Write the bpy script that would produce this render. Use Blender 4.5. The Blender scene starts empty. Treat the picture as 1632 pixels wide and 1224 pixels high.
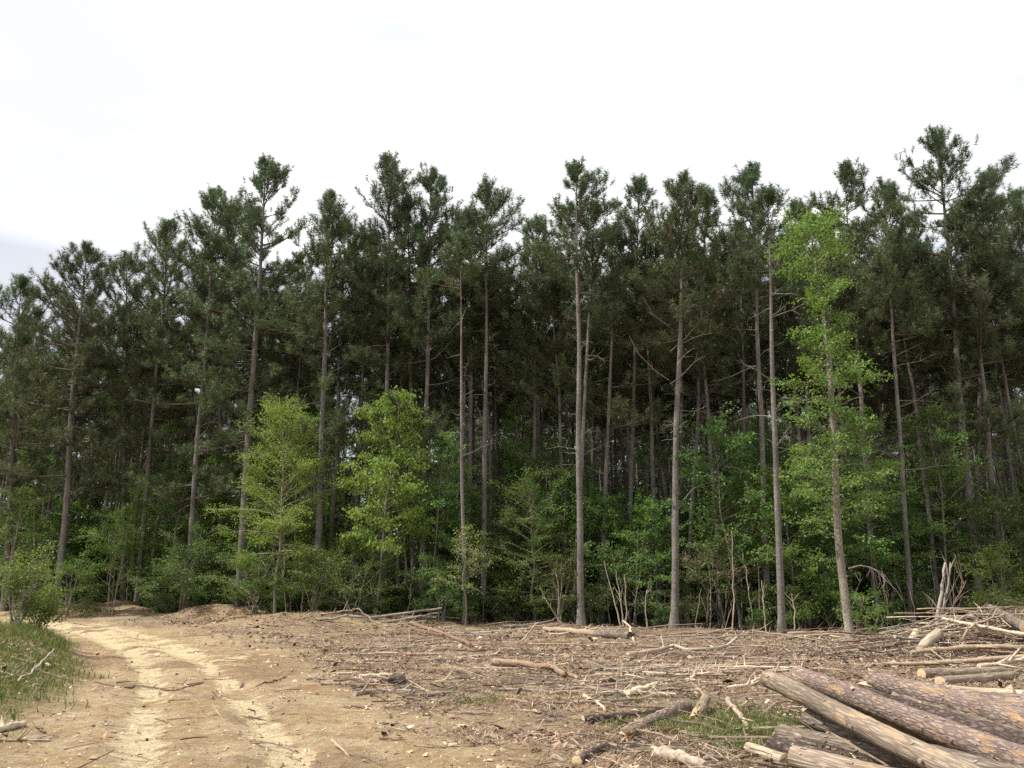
import bpy, math, random
import numpy as np
from mathutils import Vector

random.seed(11)
rng = np.random.default_rng(11)
SC = bpy.context.scene
COL = SC.collection
PI = math.pi

# ------------------------------------------------------------------ camera
PITCH = math.radians(13.0)
CAM_Z = 1.65
FPX = 1281.0                      # focal length in photo pixels (photo 1632 x 1224)
cam_d = bpy.data.cameras.new('camera')
cam_d.sensor_width = 36.0
cam_d.lens = FPX / 1632.0 * 36.0
cam_d.clip_start = 0.1
cam_d.clip_end = 3000.0
cam = bpy.data.objects.new('camera', cam_d)
COL.objects.link(cam)
cam.location = (0, 0, CAM_Z)
cam.rotation_euler = (PI / 2 + PITCH, 0, 0)
SC.camera = cam

# ------------------------------------------------------------------ sun, sky, exposure
SUN_EL, SUN_AZ = math.radians(56), math.radians(-100)     # azimuth from +Y towards +X
to_sun = Vector((math.sin(SUN_AZ) * math.cos(SUN_EL), math.cos(SUN_AZ) * math.cos(SUN_EL), math.sin(SUN_EL)))
sun_d = bpy.data.lights.new('sun', 'SUN')
sun_d.energy = 4.0
sun_d.angle = math.radians(1.2)
sun_d.color = (1.0, 0.955, 0.885)
sun = bpy.data.objects.new('sun', sun_d)
COL.objects.link(sun)
sun.rotation_euler = to_sun.to_track_quat('Z', 'Y').to_euler()
sun.location = (0, 0, 60)

world = bpy.data.worlds.new('World')
SC.world = world
world.use_nodes = True
nt = world.node_tree
nt.nodes.clear()
def wn(t, **k):
    n = nt.nodes.new(t)
    for a, b in k.items(): setattr(n, a, b)
    return n
out = wn('ShaderNodeOutputWorld')
bg_sky = wn('ShaderNodeBackground'); bg_sky.inputs['Strength'].default_value = 0.12
bg_cloud = wn('ShaderNodeBackground'); bg_cloud.inputs['Strength'].default_value = 1.0
skyn = wn('ShaderNodeTexSky', sky_type='NISHITA')
skyn.sun_disc = False
skyn.sun_elevation = SUN_EL
skyn.sun_rotation = SUN_AZ % (2 * PI)
nt.links.new(skyn.outputs[0], bg_sky.inputs['Color'])
tc = wn('ShaderNodeTexCoord')
n1 = wn('ShaderNodeTexNoise'); n1.inputs['Scale'].default_value = 1.7; n1.inputs['Detail'].default_value = 6.0
n1.inputs['Roughness'].default_value = 0.55
n2 = wn('ShaderNodeTexNoise'); n2.inputs['Scale'].default_value = 3.1; n2.inputs['Detail'].default_value = 5.0
mp = wn('ShaderNodeMapping'); mp.inputs['Scale'].default_value = (1, 1, 2.2); mp.inputs['Location'].default_value = (0.35, 0.1, 0.3)
nt.links.new(tc.outputs['Generated'], mp.inputs['Vector'])
nt.links.new(mp.outputs[0], n1.inputs['Vector']); nt.links.new(mp.outputs[0], n2.inputs['Vector'])
r1 = wn('ShaderNodeMapRange'); r1.inputs['From Min'].default_value = 0.30; r1.inputs['From Max'].default_value = 0.52
r1.inputs['To Min'].default_value = 0.93; r1.inputs['To Max'].default_value = 1.0
nt.links.new(n1.outputs['Fac'], r1.inputs['Value'])
cr = wn('ShaderNodeValToRGB')
cr.color_ramp.elements[0].position = 0.36; cr.color_ramp.elements[0].color = (0.605, 0.622, 0.626, 1)
cr.color_ramp.elements[1].position = 0.55; cr.color_ramp.elements[1].color = (0.83, 0.83, 0.83, 1)
nt.links.new(n2.outputs['Fac'], cr.inputs['Fac'])
# a low band of grey-blue cloud that thickens towards the horizon in places
sep = wn('ShaderNodeSeparateXYZ'); nt.links.new(tc.outputs['Generated'], sep.inputs[0])
mh = wn('ShaderNodeMapRange'); mh.inputs['From Min'].default_value = 0.365; mh.inputs['From Max'].default_value = 0.33
nt.links.new(sep.outputs['Z'], mh.inputs['Value'])
n3 = wn('ShaderNodeTexNoise'); n3.inputs['Scale'].default_value = 1.3; n3.inputs['Detail'].default_value = 5.0
mp3 = wn('ShaderNodeMapping'); mp3.inputs['Location'].default_value = (2.6, 0.9, 0.2)
nt.links.new(tc.outputs['Generated'], mp3.inputs['Vector']); nt.links.new(mp3.outputs[0], n3.inputs['Vector'])
r3 = wn('ShaderNodeMapRange'); r3.inputs['From Min'].default_value = 0.10; r3.inputs['From Max'].default_value = 0.42
nt.links.new(n3.outputs['Fac'], r3.inputs['Value'])
mm = wn('ShaderNodeMath', operation='MULTIPLY'); nt.links.new(mh.outputs[0], mm.inputs[0]); nt.links.new(r3.outputs[0], mm.inputs[1])
mxc = wn('ShaderNodeMix', data_type='RGBA')
nt.links.new(mm.outputs[0], mxc.inputs[0]); nt.links.new(cr.outputs[0], mxc.inputs[6])
mxc.inputs[7].default_value = (0.475, 0.50, 0.55, 1)
nt.links.new(mxc.outputs[2], bg_cloud.inputs['Color'])
ms = wn('ShaderNodeMixShader')
nt.links.new(r1.outputs[0], ms.inputs[0]); nt.links.new(bg_sky.outputs[0], ms.inputs[1]); nt.links.new(bg_cloud.outputs[0], ms.inputs[2])
nt.links.new(ms.outputs[0], out.inputs['Surface'])

SC.view_settings.view_transform = 'Standard'
SC.view_settings.look = 'None'
SC.view_settings.exposure = 0.70
SC.view_settings.gamma = 1.0
SC.view_settings.use_curve_mapping = False
SC.render.engine = 'CYCLES'
SC.cycles.max_bounces = 7
SC.cycles.diffuse_bounces = 5
SC.cycles.transmission_bounces = 4
SC.cycles.use_denoising = False

# ------------------------------------------------------------------ helpers
_perm = np.random.default_rng(3).random((256, 256))
def vnoise(x, y):
    x = np.asarray(x, float); y = np.asarray(y, float)
    xi = np.floor(x).astype(int); yi = np.floor(y).astype(int)
    fx = x - xi; fy = y - yi
    fx = fx * fx * (3 - 2 * fx); fy = fy * fy * (3 - 2 * fy)
    a = _perm[xi & 255, yi & 255]; b = _perm[(xi + 1) & 255, yi & 255]
    c = _perm[xi & 255, (yi + 1) & 255]; d = _perm[(xi + 1) & 255, (yi + 1) & 255]
    return (a * (1 - fx) + b * fx) * (1 - fy) + (c * (1 - fx) + d * fx) * fy
def fbm(x, y, o=4):
    s = 0; a = 0.5; t = 0
    for k in range(o):
        s = s + a * vnoise(x * 2 ** k + 17.3 * k, y * 2 ** k + 5.1 * k); t += a; a *= 0.5
    return s / t
def sstep(a, b, x):
    t = np.clip((np.asarray(x, float) - a) / (b - a), 0, 1)
    return t * t * (3 - 2 * t)
def nrm(v):
    return v / np.maximum(np.linalg.norm(v, axis=-1, keepdims=True), 1e-9)
def rand_unit(n):
    return nrm(rng.normal(size=(n, 3)))

CP, SP = math.cos(PITCH), math.sin(PITCH)
def ray(px, py):
    x = (px - 816) / FPX; v = (612 - py) / FPX
    return np.array((x, CP - v * SP, SP + v * CP))
def pt(px, py, D):                                   # a world point seen at a photo pixel, D metres ahead
    d = ray(px, py)
    return d * (D / d[1]) + np.array((0, 0, CAM_Z))

def plane_h(y):
    return -0.023 * np.clip(y, -60, 32)
def at0(px, py):
    d = ray(px, py); t = 1.0
    while t < 200:
        t += 0.02
        if CAM_Z + t * d[2] < plane_h(t * d[1]): break
    return np.array((t * d[0], t * d[1]))
def poly(pts): return np.array([at0(*p) for p in pts])
def polydist(x, y, P):
    best = np.full(np.shape(x), 1e9)
    for a, b in zip(P[:-1], P[1:]):
        ab = b - a; L = max((ab ** 2).sum(), 1e-9)
        t = np.clip(((x - a[0]) * ab[0] + (y - a[1]) * ab[1]) / L, 0, 1)
        best = np.minimum(best, np.hypot(x - a[0] - t * ab[0], y - a[1] - t * ab[1]))
    return best

TRACK_L = poly([(20, 985), (80, 996), (140, 1012), (200, 1036), (236, 1066), (244, 1100), (226, 1140), (226, 1180), (222, 1224)])
TRACK_R = poly([(150, 992), (210, 1008), (262, 1030), (318, 1055), (362, 1085), (392, 1120), (424, 1160), (455, 1200), (480, 1224)])
TRACK_S = poly([(330, 1056), (420, 1044), (500, 1046), (560, 1052)])
ROAD_C = poly([(-40, 985), (60, 992), (140, 1004), (220, 1024), (285, 1055), (320, 1090), (335, 1130), (345, 1180), (360, 1224)])
ROAD_C = np.vstack([ROAD_C, [[-3.0, 6.0], [-2.4, 2.0], [-2.0, -8.0]]])
TRACK_L = np.vstack([TRACK_L, [[-3.7, 6.0], [-3.2, 0.0]]])
TRACK_R = np.vstack([TRACK_R, [[-2.0, 6.0], [-1.5, 0.0]]])

def edge_y(x):                                       # where the wood begins
    return np.interp(x, [-40, -24, -17, -12, -6, 0, 5, 10, 14, 20, 40], [49, 47.5, 43, 39.5, 38, 36, 34, 32, 32, 34, 34])
def gauss(x, y, cx, cy, sx, sy, rot=0.0):
    c, s = math.cos(rot), math.sin(rot)
    u = (x - cx) * c + (y - cy) * s; v = -(x - cx) * s + (y - cy) * c
    return np.exp(-0.5 * ((u / sx) ** 2 + (v / sy) ** 2))
def gz(x, y):                                        # ground height
    x = np.asarray(x, float); y = np.asarray(y, float)
    h = plane_h(y)
    dl = np.minimum(polydist(x, y, TRACK_L), polydist(x, y, TRACK_R))
    road = sstep(3.2, 1.6, polydist(x, y, ROAD_C))
    h = h + 0.16 * (fbm(x * 0.35, y * 0.35, 3) - 0.5) * (1 - road)
    h = h + 0.10 * (fbm(x * 1.1 + 9, y * 1.1, 2) - 0.5) * (1 - 0.8 * road)
    h = h - 0.055 * np.exp(-(dl / 0.26) ** 2) + 0.03 * np.exp(-((dl - 0.5) / 0.16) ** 2)
    h = h + 0.80 * gauss(x, y, -13.0, 17.5, 3.2, 7.0) * (1 - road)             # grassy bank
    lump_ = .45 + 1.1 * fbm(x * 1.3 + 3, y * 1.3, 4)
    h = h + 0.66 * lump_ * gauss(x, y, -22.6, 45.2, 2.8, 1.0, 0.12)                      # dirt berms along the bend
    h = h + 0.66 * lump_ * gauss(x, y, -13.6, 40.6, 2.4, 1.0, -0.35)
    h = h + 0.50 * gauss(x, y, -8.6, 35.5, 2.6, 2.2, -0.25)                      # mound beside the road
    h = h + 0.14 * gauss(x, y, -3.5, 36, 4, 1.6)
    h = h + 0.55 * gauss(x, y, 14.2, 22.6, 2.6, 1.2, .1)                          # ground heaped under the slash pile
    ey = edge_y(x)
    h = h + 0.42 * np.clip(fbm(x * .55 + 31, y * .25, 3) - .38, 0, 1) * np.exp(-((y - ey + .6) / 1.3) ** 2) * (1 - road)
    return h
def gz1(x, y): return float(gz(np.array([x]), np.array([y]))[0])
def at(px, py):                                       # ground point seen at a photo pixel
    d = ray(px, py)
    t = np.arange(3.0, 120.0, 0.06)
    X = t * d[0]; Y = t * d[1]; Z = CAM_Z + t * d[2]
    below = np.nonzero(Z < gz(X, Y))[0]
    i = below[0] if len(below) else len(t) - 1
    return np.array((X[i], Y[i], gz1(X[i], Y[i])))

def mesh_np(name, V, tris=None, quads=None, col=None, smooth=False):
    me = bpy.data.meshes.new(name)
    V = np.ascontiguousarray(V, dtype=np.float32)
    nt_ = 0 if tris is None else len(tris); nq = 0 if quads is None else len(quads)
    me.vertices.add(len(V)); me.vertices.foreach_set('co', V.ravel())
    loops = []
    if nt_: loops.append(np.asarray(tris, np.int32).ravel())
    if nq: loops.append(np.asarray(quads, np.int32).ravel())
    loops = np.concatenate(loops)
    me.loops.add(len(loops)); me.loops.foreach_set('vertex_index', loops)
    me.polygons.add(nt_ + nq)
    st = np.concatenate([np.arange(nt_) * 3, nt_ * 3 + np.arange(nq) * 4]).astype(np.int32)
    me.polygons.foreach_set('loop_start', st)
    me.polygons.foreach_set('use_smooth', np.full(nt_ + nq, smooth, dtype=bool))
    if col is not None:
        c = np.ones((len(V), 4), np.float32); c[:, :3] = col
        a = me.color_attributes.new('tone', 'FLOAT_COLOR', 'POINT')
        a.data.foreach_set('color', c.ravel())
    me.update(calc_edges=True)
    return me
def link(name, me, mat, parent=None, loc=None):
    o = bpy.data.objects.new(name, me)
    COL.objects.link(o)
    if mat is not None and len(me.materials) == 0: me.materials.append(mat)
    if parent is not None: o.parent = parent
    if loc is not None: o.location = loc
    return o
def tag(o, label=None, cat=None, group=None, kind=None):
    if label: o['label'] = label
    if cat: o['category'] = cat
    if group: o['group'] = group
    if kind: o['kind'] = kind
    return o
def thing(name, label, cat, loc, group=None):
    o = bpy.data.objects.new(name, None)
    o.empty_display_size = 0.2
    COL.objects.link(o); o.location = loc
    return tag(o, label, cat, group)
KIDS = {}
def copy_tree(o, kids, label=None, group=None):
    r = o.copy(); COL.objects.link(r)
    if label: r['label'] = label
    if group: r['group'] = group
    for k in kids:
        c = k.copy(); COL.objects.link(c); c.parent = r
    return r

def tubes(P, R, sides=5, caps=False):
    """P (m,n,3) paths, R (m,n) radii -> verts, quads"""
    P = np.asarray(P, float); R = np.asarray(R, float)
    m, n, _ = P.shape
    T = np.gradient(P, axis=1); T = nrm(T)
    main = nrm(P[:, -1] - P[:, 0])
    ref = np.where(np.abs(main[:, 2:3]) > 0.8, np.array([[1.0, 0.13, 0]]), np.array([[0.05, 0.02, 1.0]]))
    U = nrm(np.cross(np.repeat(ref[:, None], n, 1), T)); W = np.cross(T, U)
    a = np.arange(sides) / sides * 2 * PI
    V = P[:, :, None] + R[:, :, None, None] * (np.cos(a)[None, None, :, None] * U[:, :, None] + np.sin(a)[None, None, :, None] * W[:, :, None])
    idx = np.arange(m * n * sides).reshape(m, n, sides)
    i0 = idx[:, :-1]; i1 = idx[:, 1:]
    q = np.stack([i0, np.roll(i0, -1, 2), np.roll(i1, -1, 2), i1], -1).reshape(-1, 4)
    return V.reshape(-1, 3), q
class Geo:
    def __init__(s): s.V = []; s.T = []; s.Q = []; s.C = []; s.n = 0
    def add(s, V, T=None, Q=None, C=None):
        s.V.append(V)
        if T is not None and len(T): s.T.append(np.asarray(T) + s.n)
        if Q is not None and len(Q): s.Q.append(np.asarray(Q) + s.n)
        if C is not None: s.C.append(np.broadcast_to(C, (len(V), 3)))
        s.n += len(V)
    def mesh(s, name, smooth=False):
        return mesh_np(name, np.vstack(s.V), np.vstack(s.T) if s.T else None, np.vstack(s.Q) if s.Q else None,
                       np.vstack(s.C) if s.C else None, smooth)

# ------------------------------------------------------------------ materials
def newmat(name):
    m = bpy.data.materials.new(name); m.use_nodes = True
    m.node_tree.nodes.clear()
    N = m.node_tree
    o = N.nodes.new('ShaderNodeOutputMaterial')
    return m, N, o
def nd(N, t, ins=None, **k):
    n = N.nodes.new(t)
    for a, b in k.items(): setattr(n, a, b)
    for a, b in (ins or {}).items(): n.inputs[a].default_value = b
    return n
def foliage_mat(name, trans=0.35, spec=0.25, rough=0.5, var=0.25):
    m, N, o = newmat(name)
    at_ = nd(N, 'ShaderNodeAttribute', attribute_name='tone')
    oi = nd(N, 'ShaderNodeObjectInfo')
    hs = nd(N, 'ShaderNodeHueSaturation')
    mr = nd(N, 'ShaderNodeMapRange', {'To Min': 1 - var, 'To Max': 1 + var})
    mr2 = nd(N, 'ShaderNodeMapRange', {'To Min': 0.485, 'To Max': 0.51})
    N.links.new(oi.outputs['Random'], mr.inputs['Value']); N.links.new(oi.outputs['Random'], mr2.inputs['Value'])
    N.links.new(mr.outputs[0], hs.inputs['Value']); N.links.new(mr2.outputs[0], hs.inputs['Hue'])
    N.links.new(at_.outputs['Color'], hs.inputs['Color'])
    p = nd(N, 'ShaderNodeBsdfPrincipled', {'Roughness': rough, 'Specular IOR Level': spec})
    N.links.new(hs.outputs[0], p.inputs['Base Color'])
    t = nd(N, 'ShaderNodeBsdfTranslucent')
    g = nd(N, 'ShaderNodeMix', data_type='RGBA', blend_type='MULTIPLY'); g.inputs[0].default_value = 1.0
    g.inputs[7].default_value = (1.08, 1.25, 0.62, 1)
    N.links.new(hs.outputs[0], g.inputs[6]); N.links.new(g.outputs[2], t.inputs['Color'])
    mx = nd(N, 'ShaderNodeMixShader'); mx.inputs[0].default_value = trans
    N.links.new(p.outputs[0], mx.inputs[1]); N.links.new(t.outputs[0], mx.inputs[2]); N.links.new(mx.outputs[0], o.inputs['Surface'])
    return m
def tone_mat(name, rough=0.9, nscale=30.0, amt=0.35, spec=0.15):
    m, N, o = newmat(name)
    at_ = nd(N, 'ShaderNodeAttribute', attribute_name='tone')
    tcn = nd(N, 'ShaderNodeTexCoord')
    nz = nd(N, 'ShaderNodeTexNoise', {'Scale': nscale, 'Detail': 5.0})
    N.links.new(tcn.outputs['Object'], nz.inputs['Vector'])
    mr = nd(N, 'ShaderNodeMapRange', {'From Min': 0.3, 'From Max': 0.7, 'To Min': 1 - amt, 'To Max': 1 + amt})
    N.links.new(nz.outputs['Fac'], mr.inputs['Value'])
    mu = nd(N, 'ShaderNodeVectorMath', operation='SCALE')
    N.links.new(at_.outputs['Color'], mu.inputs[0]); N.links.new(mr.outputs[0], mu.inputs['Scale'])
    p = nd(N, 'ShaderNodeBsdfPrincipled', {'Roughness': rough, 'Specular IOR Level': spec})
    N.links.new(mu.outputs[0], p.inputs['Base Color']); N.links.new(p.outputs[0], o.inputs['Surface'])
    return m
def bark_mat(name, dark, mid, light, zs=6.0, xs=22.0, bump=0.6, peel=None, peel_amt=0.5, dist=0.02):
    """rough plates stretched along the local Z axis; PEEL = bare wood colour showing in patches"""
    m, N, o = newmat(name)
    tcn = nd(N, 'ShaderNodeTexCoord')
    oi = nd(N, 'ShaderNodeObjectInfo')
    sh = nd(N, 'ShaderNodeVectorMath', operation='SCALE'); sh.inputs[0].default_value = (17, 31, 11)
    N.links.new(oi.outputs['Random'], sh.inputs['Scale'])
    ad = nd(N, 'ShaderNodeVectorMath', operation='ADD')
    N.links.new(tcn.outputs['Object'], ad.inputs[0]); N.links.new(sh.outputs[0], ad.inputs[1])
    mpn = nd(N, 'ShaderNodeMapping'); mpn.inputs['Scale'].default_value = (xs, xs, zs)
    N.links.new(ad.outputs[0], mpn.inputs['Vector'])
    wq = nd(N, 'ShaderNodeTexNoise', {'Scale': 0.9, 'Detail': 4.0}); N.links.new(mpn.outputs[0], wq.inputs['Vector'])
    wa = nd(N, 'ShaderNodeVectorMath', operation='MULTIPLY_ADD'); wa.inputs[1].default_value = (1.6, 1.6, 1.6)
    N.links.new(wq.outputs['Color'], wa.inputs[0]); N.links.new(mpn.outputs[0], wa.inputs[2])
    vo = nd(N, 'ShaderNodeTexVoronoi', {'Scale': 1.0}, feature='DISTANCE_TO_EDGE')
    nz = nd(N, 'ShaderNodeTexNoise', {'Scale': 1.9, 'Detail': 8.0, 'Roughness': 0.72})
    N.links.new(wa.outputs[0], vo.inputs['Vector']); N.links.new(mpn.outputs[0], nz.inputs['Vector'])
    vr = nd(N, 'ShaderNodeMapRange', {'From Min': 0.0, 'From Max': 0.30, 'To Min': 0.35})
    N.links.new(vo.outputs['Distance'], vr.inputs['Value'])
    mul = nd(N, 'ShaderNodeMath', operation='MULTIPLY')
    N.links.new(vr.outputs[0], mul.inputs[0]); N.links.new(nz.outputs['Fac'], mul.inputs[1])
    ramp = nd(N, 'ShaderNodeValToRGB')
    e = ramp.color_ramp.elements
    e[0].position = 0.12; e[0].color = (*dark, 1)
    e[1].position = 0.62; e[1].color = (*light, 1)
    k = e.new(0.36); k.color = (*mid, 1)
    N.links.new(mul.outputs[0], ramp.inputs['Fac'])
    big = nd(N, 'ShaderNodeTexNoise', {'Scale': 1.3, 'Detail': 3.0}); N.links.new(ad.outputs[0], big.inputs['Vector'])
    br = nd(N, 'ShaderNodeMapRange', {'From Min': 0.3, 'From Max': 0.7, 'To Min': 0.72, 'To Max': 1.25}); N.links.new(big.outputs['Fac'], br.inputs['Value'])
    sc_ = nd(N, 'ShaderNodeVectorMath', operation='SCALE'); N.links.new(ramp.outputs[0], sc_.inputs[0]); N.links.new(br.outputs[0], sc_.inputs['Scale'])
    colout = sc_.outputs[0]
    p = nd(N, 'ShaderNodeBsdfPrincipled', {'Roughness': 0.92, 'Specular IOR Level': 0.12})
    if peel is not None:
        mp2 = nd(N, 'ShaderNodeMapping'); mp2.inputs['Scale'].default_value = (7, 7, 2.2); N.links.new(ad.outputs[0], mp2.inputs['Vector'])
        pn = nd(N, 'ShaderNodeTexNoise', {'Scale': 1.0, 'Detail': 7.0, 'Roughness': 0.6}); N.links.new(mp2.outputs[0], pn.inputs['Vector'])
        pr = nd(N, 'ShaderNodeMapRange', {'From Min': 1 - peel_amt - 0.02, 'From Max': 1 - peel_amt + 0.05}); N.links.new(pn.outputs['Fac'], pr.inputs['Value'])
        mp4 = nd(N, 'ShaderNodeMapping'); mp4.inputs['Scale'].default_value = (45, 45, 3); N.links.new(ad.outputs[0], mp4.inputs['Vector'])
        fn = nd(N, 'ShaderNodeTexNoise', {'Scale': 1.0, 'Detail': 6.0}); N.links.new(mp4.outputs[0], fn.inputs['Vector'])
        fr = nd(N, 'ShaderNodeValToRGB')
        fr.color_ramp.elements[0].position = 0.3; fr.color_ramp.elements[0].color = (peel[0] * .45, peel[1] * .4, peel[2] * .38, 1)
        fr.color_ramp.elements[1].position = 0.62; fr.color_ramp.elements[1].color = (*peel, 1)
        N.links.new(fn.outputs['Fac'], fr.inputs['Fac'])
        mx = nd(N, 'ShaderNodeMix', data_type='RGBA')
        N.links.new(pr.outputs[0], mx.inputs[0]); N.links.new(colout, mx.inputs[6]); N.links.new(fr.outputs[0], mx.inputs[7])
        colout = mx.outputs[2]
    N.links.new(colout, p.inputs['Base Color'])
    bp = nd(N, 'ShaderNodeBump', {'Strength': bump, 'Distance': dist})
    N.links.new(mul.outputs[0], bp.inputs['Height']); N.links.new(bp.outputs[0], p.inputs['Normal'])
    N.links.new(p.outputs[0], o.inputs['Surface'])
    return m
def wood_end_mat():
    m, N, o = newmat('cut_wood')
    tcn = nd(N, 'ShaderNodeTexCoord')
    w = nd(N, 'ShaderNodeTexWave', {'Scale': 14.0, 'Distortion': 1.2, 'Detail': 3.0}, wave_type='RINGS', rings_direction='Z')
    N.links.new(tcn.outputs['Object'], w.inputs['Vector'])
    nz = nd(N, 'ShaderNodeTexNoise', {'Scale': 18.0, 'Detail': 6.0}); N.links.new(tcn.outputs['Object'], nz.inputs['Vector'])
    r = nd(N, 'ShaderNodeValToRGB')
    r.color_ramp.elements[0].color = (0.36, 0.23, 0.12, 1); r.color_ramp.elements[1].color = (0.60, 0.46, 0.30, 1)
    a = nd(N, 'ShaderNodeMath', operation='MULTIPLY_ADD'); a.inputs[1].default_value = 0.45
    N.links.new(w.outputs['Fac'], a.inputs[0]); N.links.new(nz.outputs['Fac'], a.inputs[2]); N.links.new(a.outputs[0], r.inputs['Fac'])
    p = nd(N, 'ShaderNodeBsdfPrincipled', {'Roughness': 0.85, 'Specular IOR Level': 0.2})
    N.links.new(r.outputs[0], p.inputs['Base Color']); N.links.new(p.outputs[0], o.inputs['Surface'])
    return m

M_NEEDLE = foliage_mat('pine_needles', 0.30, 0.35, 0.45, 0.16)
M_LEAF = foliage_mat('leaves', 0.42, 0.3, 0.5, 0.14)
M_GRASS = foliage_mat('grass_blades', 0.35, 0.2, 0.6, 0.0)
M_LITTER = tone_mat('litter', 0.92, 40.0, 0.3)
M_STICK = tone_mat('dry_wood', 0.88, 25.0, 0.4)
M_PINE = bark_mat('pine_bark', (0.10, 0.088, 0.080), (0.185, 0.165, 0.150), (0.30, 0.272, 0.252), 6.0, 22.0, 0.7)
M_LIMB = tone_mat('limb_wood', 0.9, 12.0, 0.3)
M_PALE = bark_mat('pale_bark', (0.13, 0.11, 0.09), (0.26, 0.225, 0.18), (0.40, 0.36, 0.30), 7.0, 24.0, 0.5)
M_LOG_PINK = bark_mat('pinkish_log_bark', (0.105, 0.075, 0.062), (0.245, 0.183, 0.152), (0.42, 0.33, 0.28), 6.0, 26.0, 1.0, (0.44, 0.30, 0.17), 0.43, 0.025)
M_LOG_GREY = bark_mat('grey_log_bark', (0.085, 0.067, 0.054), (0.205, 0.165, 0.132), (0.38, 0.315, 0.255), 3.5, 26.0, 0.8, (0.36, 0.27, 0.16), 0.34, 0.03)
M_LOG_PEEL = bark_mat('peeled_log', (0.13, 0.10, 0.076), (0.27, 0.212, 0.158), (0.42, 0.345, 0.27), 2.4, 30.0, 0.7, (0.43, 0.325, 0.215), 0.44, 0.02)
M_LOG_DARK = bark_mat('dark_log_bark', (0.03, 0.022, 0.02), (0.095, 0.07, 0.06), (0.20, 0.155, 0.135), 6.0, 18.0, 1.0, (0.28, 0.2, 0.12), 0.3, 0.03)
M_BLEACH = bark_mat('bleached_wood', (0.20, 0.155, 0.11), (0.40, 0.32, 0.235), (0.56, 0.47, 0.36), 2.0, 30.0, 0.5)
M_END = wood_end_mat()

# ------------------------------------------------------------------ ground: one sheet to the horizon
def axis(fine_lo, fine_hi, step_fn, far_lo, far_hi):
    a = [fine_lo]
    while a[-1] < fine_hi: a.append(a[-1] + step_fn(a[-1]))
    hi = [a[-1]]; s = step_fn(a[-1])
    while hi[-1] < far_hi: s *= 1.35; hi.append(hi[-1] + s)
    lo = [fine_lo]; s = step_fn(fine_lo)
    while lo[-1] > far_lo: s *= 1.35; lo.append(lo[-1] - s)
    return np.array(lo[:0:-1] + a + hi[1:])
ys = axis(5.0, 52.0, lambda y: max(0.042, 0.0056 * y), -500, 900)
xs_half = axis(0.0, 30.0, lambda x: 0.055 + 0.012 * x, -0.01, 900)
xs_half = xs_half[xs_half >= 0]
xs = np.concatenate([-xs_half[:0:-1], xs_half])
X, Y = np.meshgrid(xs, ys)
road_d = polydist(X, Y, ROAD_C)
trk = np.minimum(polydist(X, Y, TRACK_L), polydist(X, Y, TRACK_R))
trs = polydist(X, Y, TRACK_S)
wob = fbm(X * 0.8, Y * 0.8, 4) - 0.5
road = sstep(3.9, 1.5, road_d + wob * 3.0)
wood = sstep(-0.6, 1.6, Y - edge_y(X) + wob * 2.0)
ROAD_Y = ROAD_C[::-1]
def left_of_road(x, y): return (x < np.interp(y, ROAD_Y[:, 1], ROAD_Y[:, 0])) & (y < 36)
bank = left_of_road(X, Y) * np.clip(gauss(X, Y, -12.6, 16.5, 4.8, 8.0) * 1.8, 0, 1) * sstep(1.6, 2.5, road_d + wob)
Z = gz(X, Y)
near = sstep(60, 45, np.hypot(X, Y))
fine = (fbm(X * 5.0, Y * 5.0, 4) - 0.5)
fine2 = fbm(X * 11.0 + 3, Y * 11.0, 3) - .5
Z = Z + near * (0.045 * fine * (1 - 0.85 * road) + 0.02 * fine2 * road + 0.014 * (vnoise(X * 13, Y * 13) - .5))
lug = np.sin((Y * 1.0 + X * 0.25) * 2 * PI / 0.16)
Z = Z + near * 0.004 * lug * np.exp(-(trk / 0.24) ** 2) * sstep(0.35, 0.6, fbm(X * 1.5, Y * 1.5, 2))
def mixc(a, b, t): return a * (1 - t[..., None]) + np.array(b) * t[..., None]
f1 = fbm(X * 2.2 + 40, Y * 2.2, 5); f2 = fbm(X * 0.6 + 7, Y * 0.6 + 3, 4); f3 = fbm(X * 6 + 1, Y * 6, 3)
C = np.zeros(X.shape + (3,)) + np.array((0.262, 0.195, 0.136))
C = mixc(C, (0.36, 0.285, 0.195), sstep(0.48, 0.66, f2))                 # tan soil patches
C = mixc(C, (0.215, 0.145, 0.112), sstep(0.50, 0.68, fbm(X * 0.5 + 60, Y * 0.9, 4)) * 0.65)   # reddish bark mulch
C = mixc(C, (0.40, 0.315, 0.18), sstep(0.58, 0.72, fbm(X * 0.9 + 21, Y * 1.4 + 8, 4)) * sstep(6, 1, X) * 0.85)
C = mixc(C, (0.385, 0.275, 0.155), road)
C = mixc(C, (0.43, 0.33, 0.205), road * sstep(0.45, 0.6, f1))
C = mixc(C, (0.26, 0.180, 0.11), road * sstep(0.52, 0.68, f2) * 0.8)
crust = np.exp(-((trk + (f1 - .5) * 0.5) / 0.25) ** 4) * sstep(0.34, 0.54, f1 * .35 + fbm(X * 0.9 + 77, Y * 0.9, 3) * .45 + f3 * .2 + .03)
crust = np.maximum(crust, np.exp(-((road_d + 0.3) / 1.6) ** 4) * sstep(17, 24, Y) * sstep(47, 36, Y) * sstep(0.34, 0.56, f1))
crust = np.maximum(crust, .8 * np.exp(-((trs + (f1 - .5) * .6) / 0.7) ** 2) * sstep(0.38, 0.58, f1))
C = mixc(C, (0.37, 0.27, 0.15), np.clip(gauss(X, Y, -8.6, 34.5, 3.2, 2.0, -0.25) * 1.4, 0, 1) * (1 - road) * sstep(.4, .6, f1))
C = mixc(C, (0.42, 0.20, 0.085), np.clip(gauss(X, Y, -2.6, 14.6, 0.7, .35), 0, 1) * sstep(.42, .55, f1) * .8)
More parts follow.
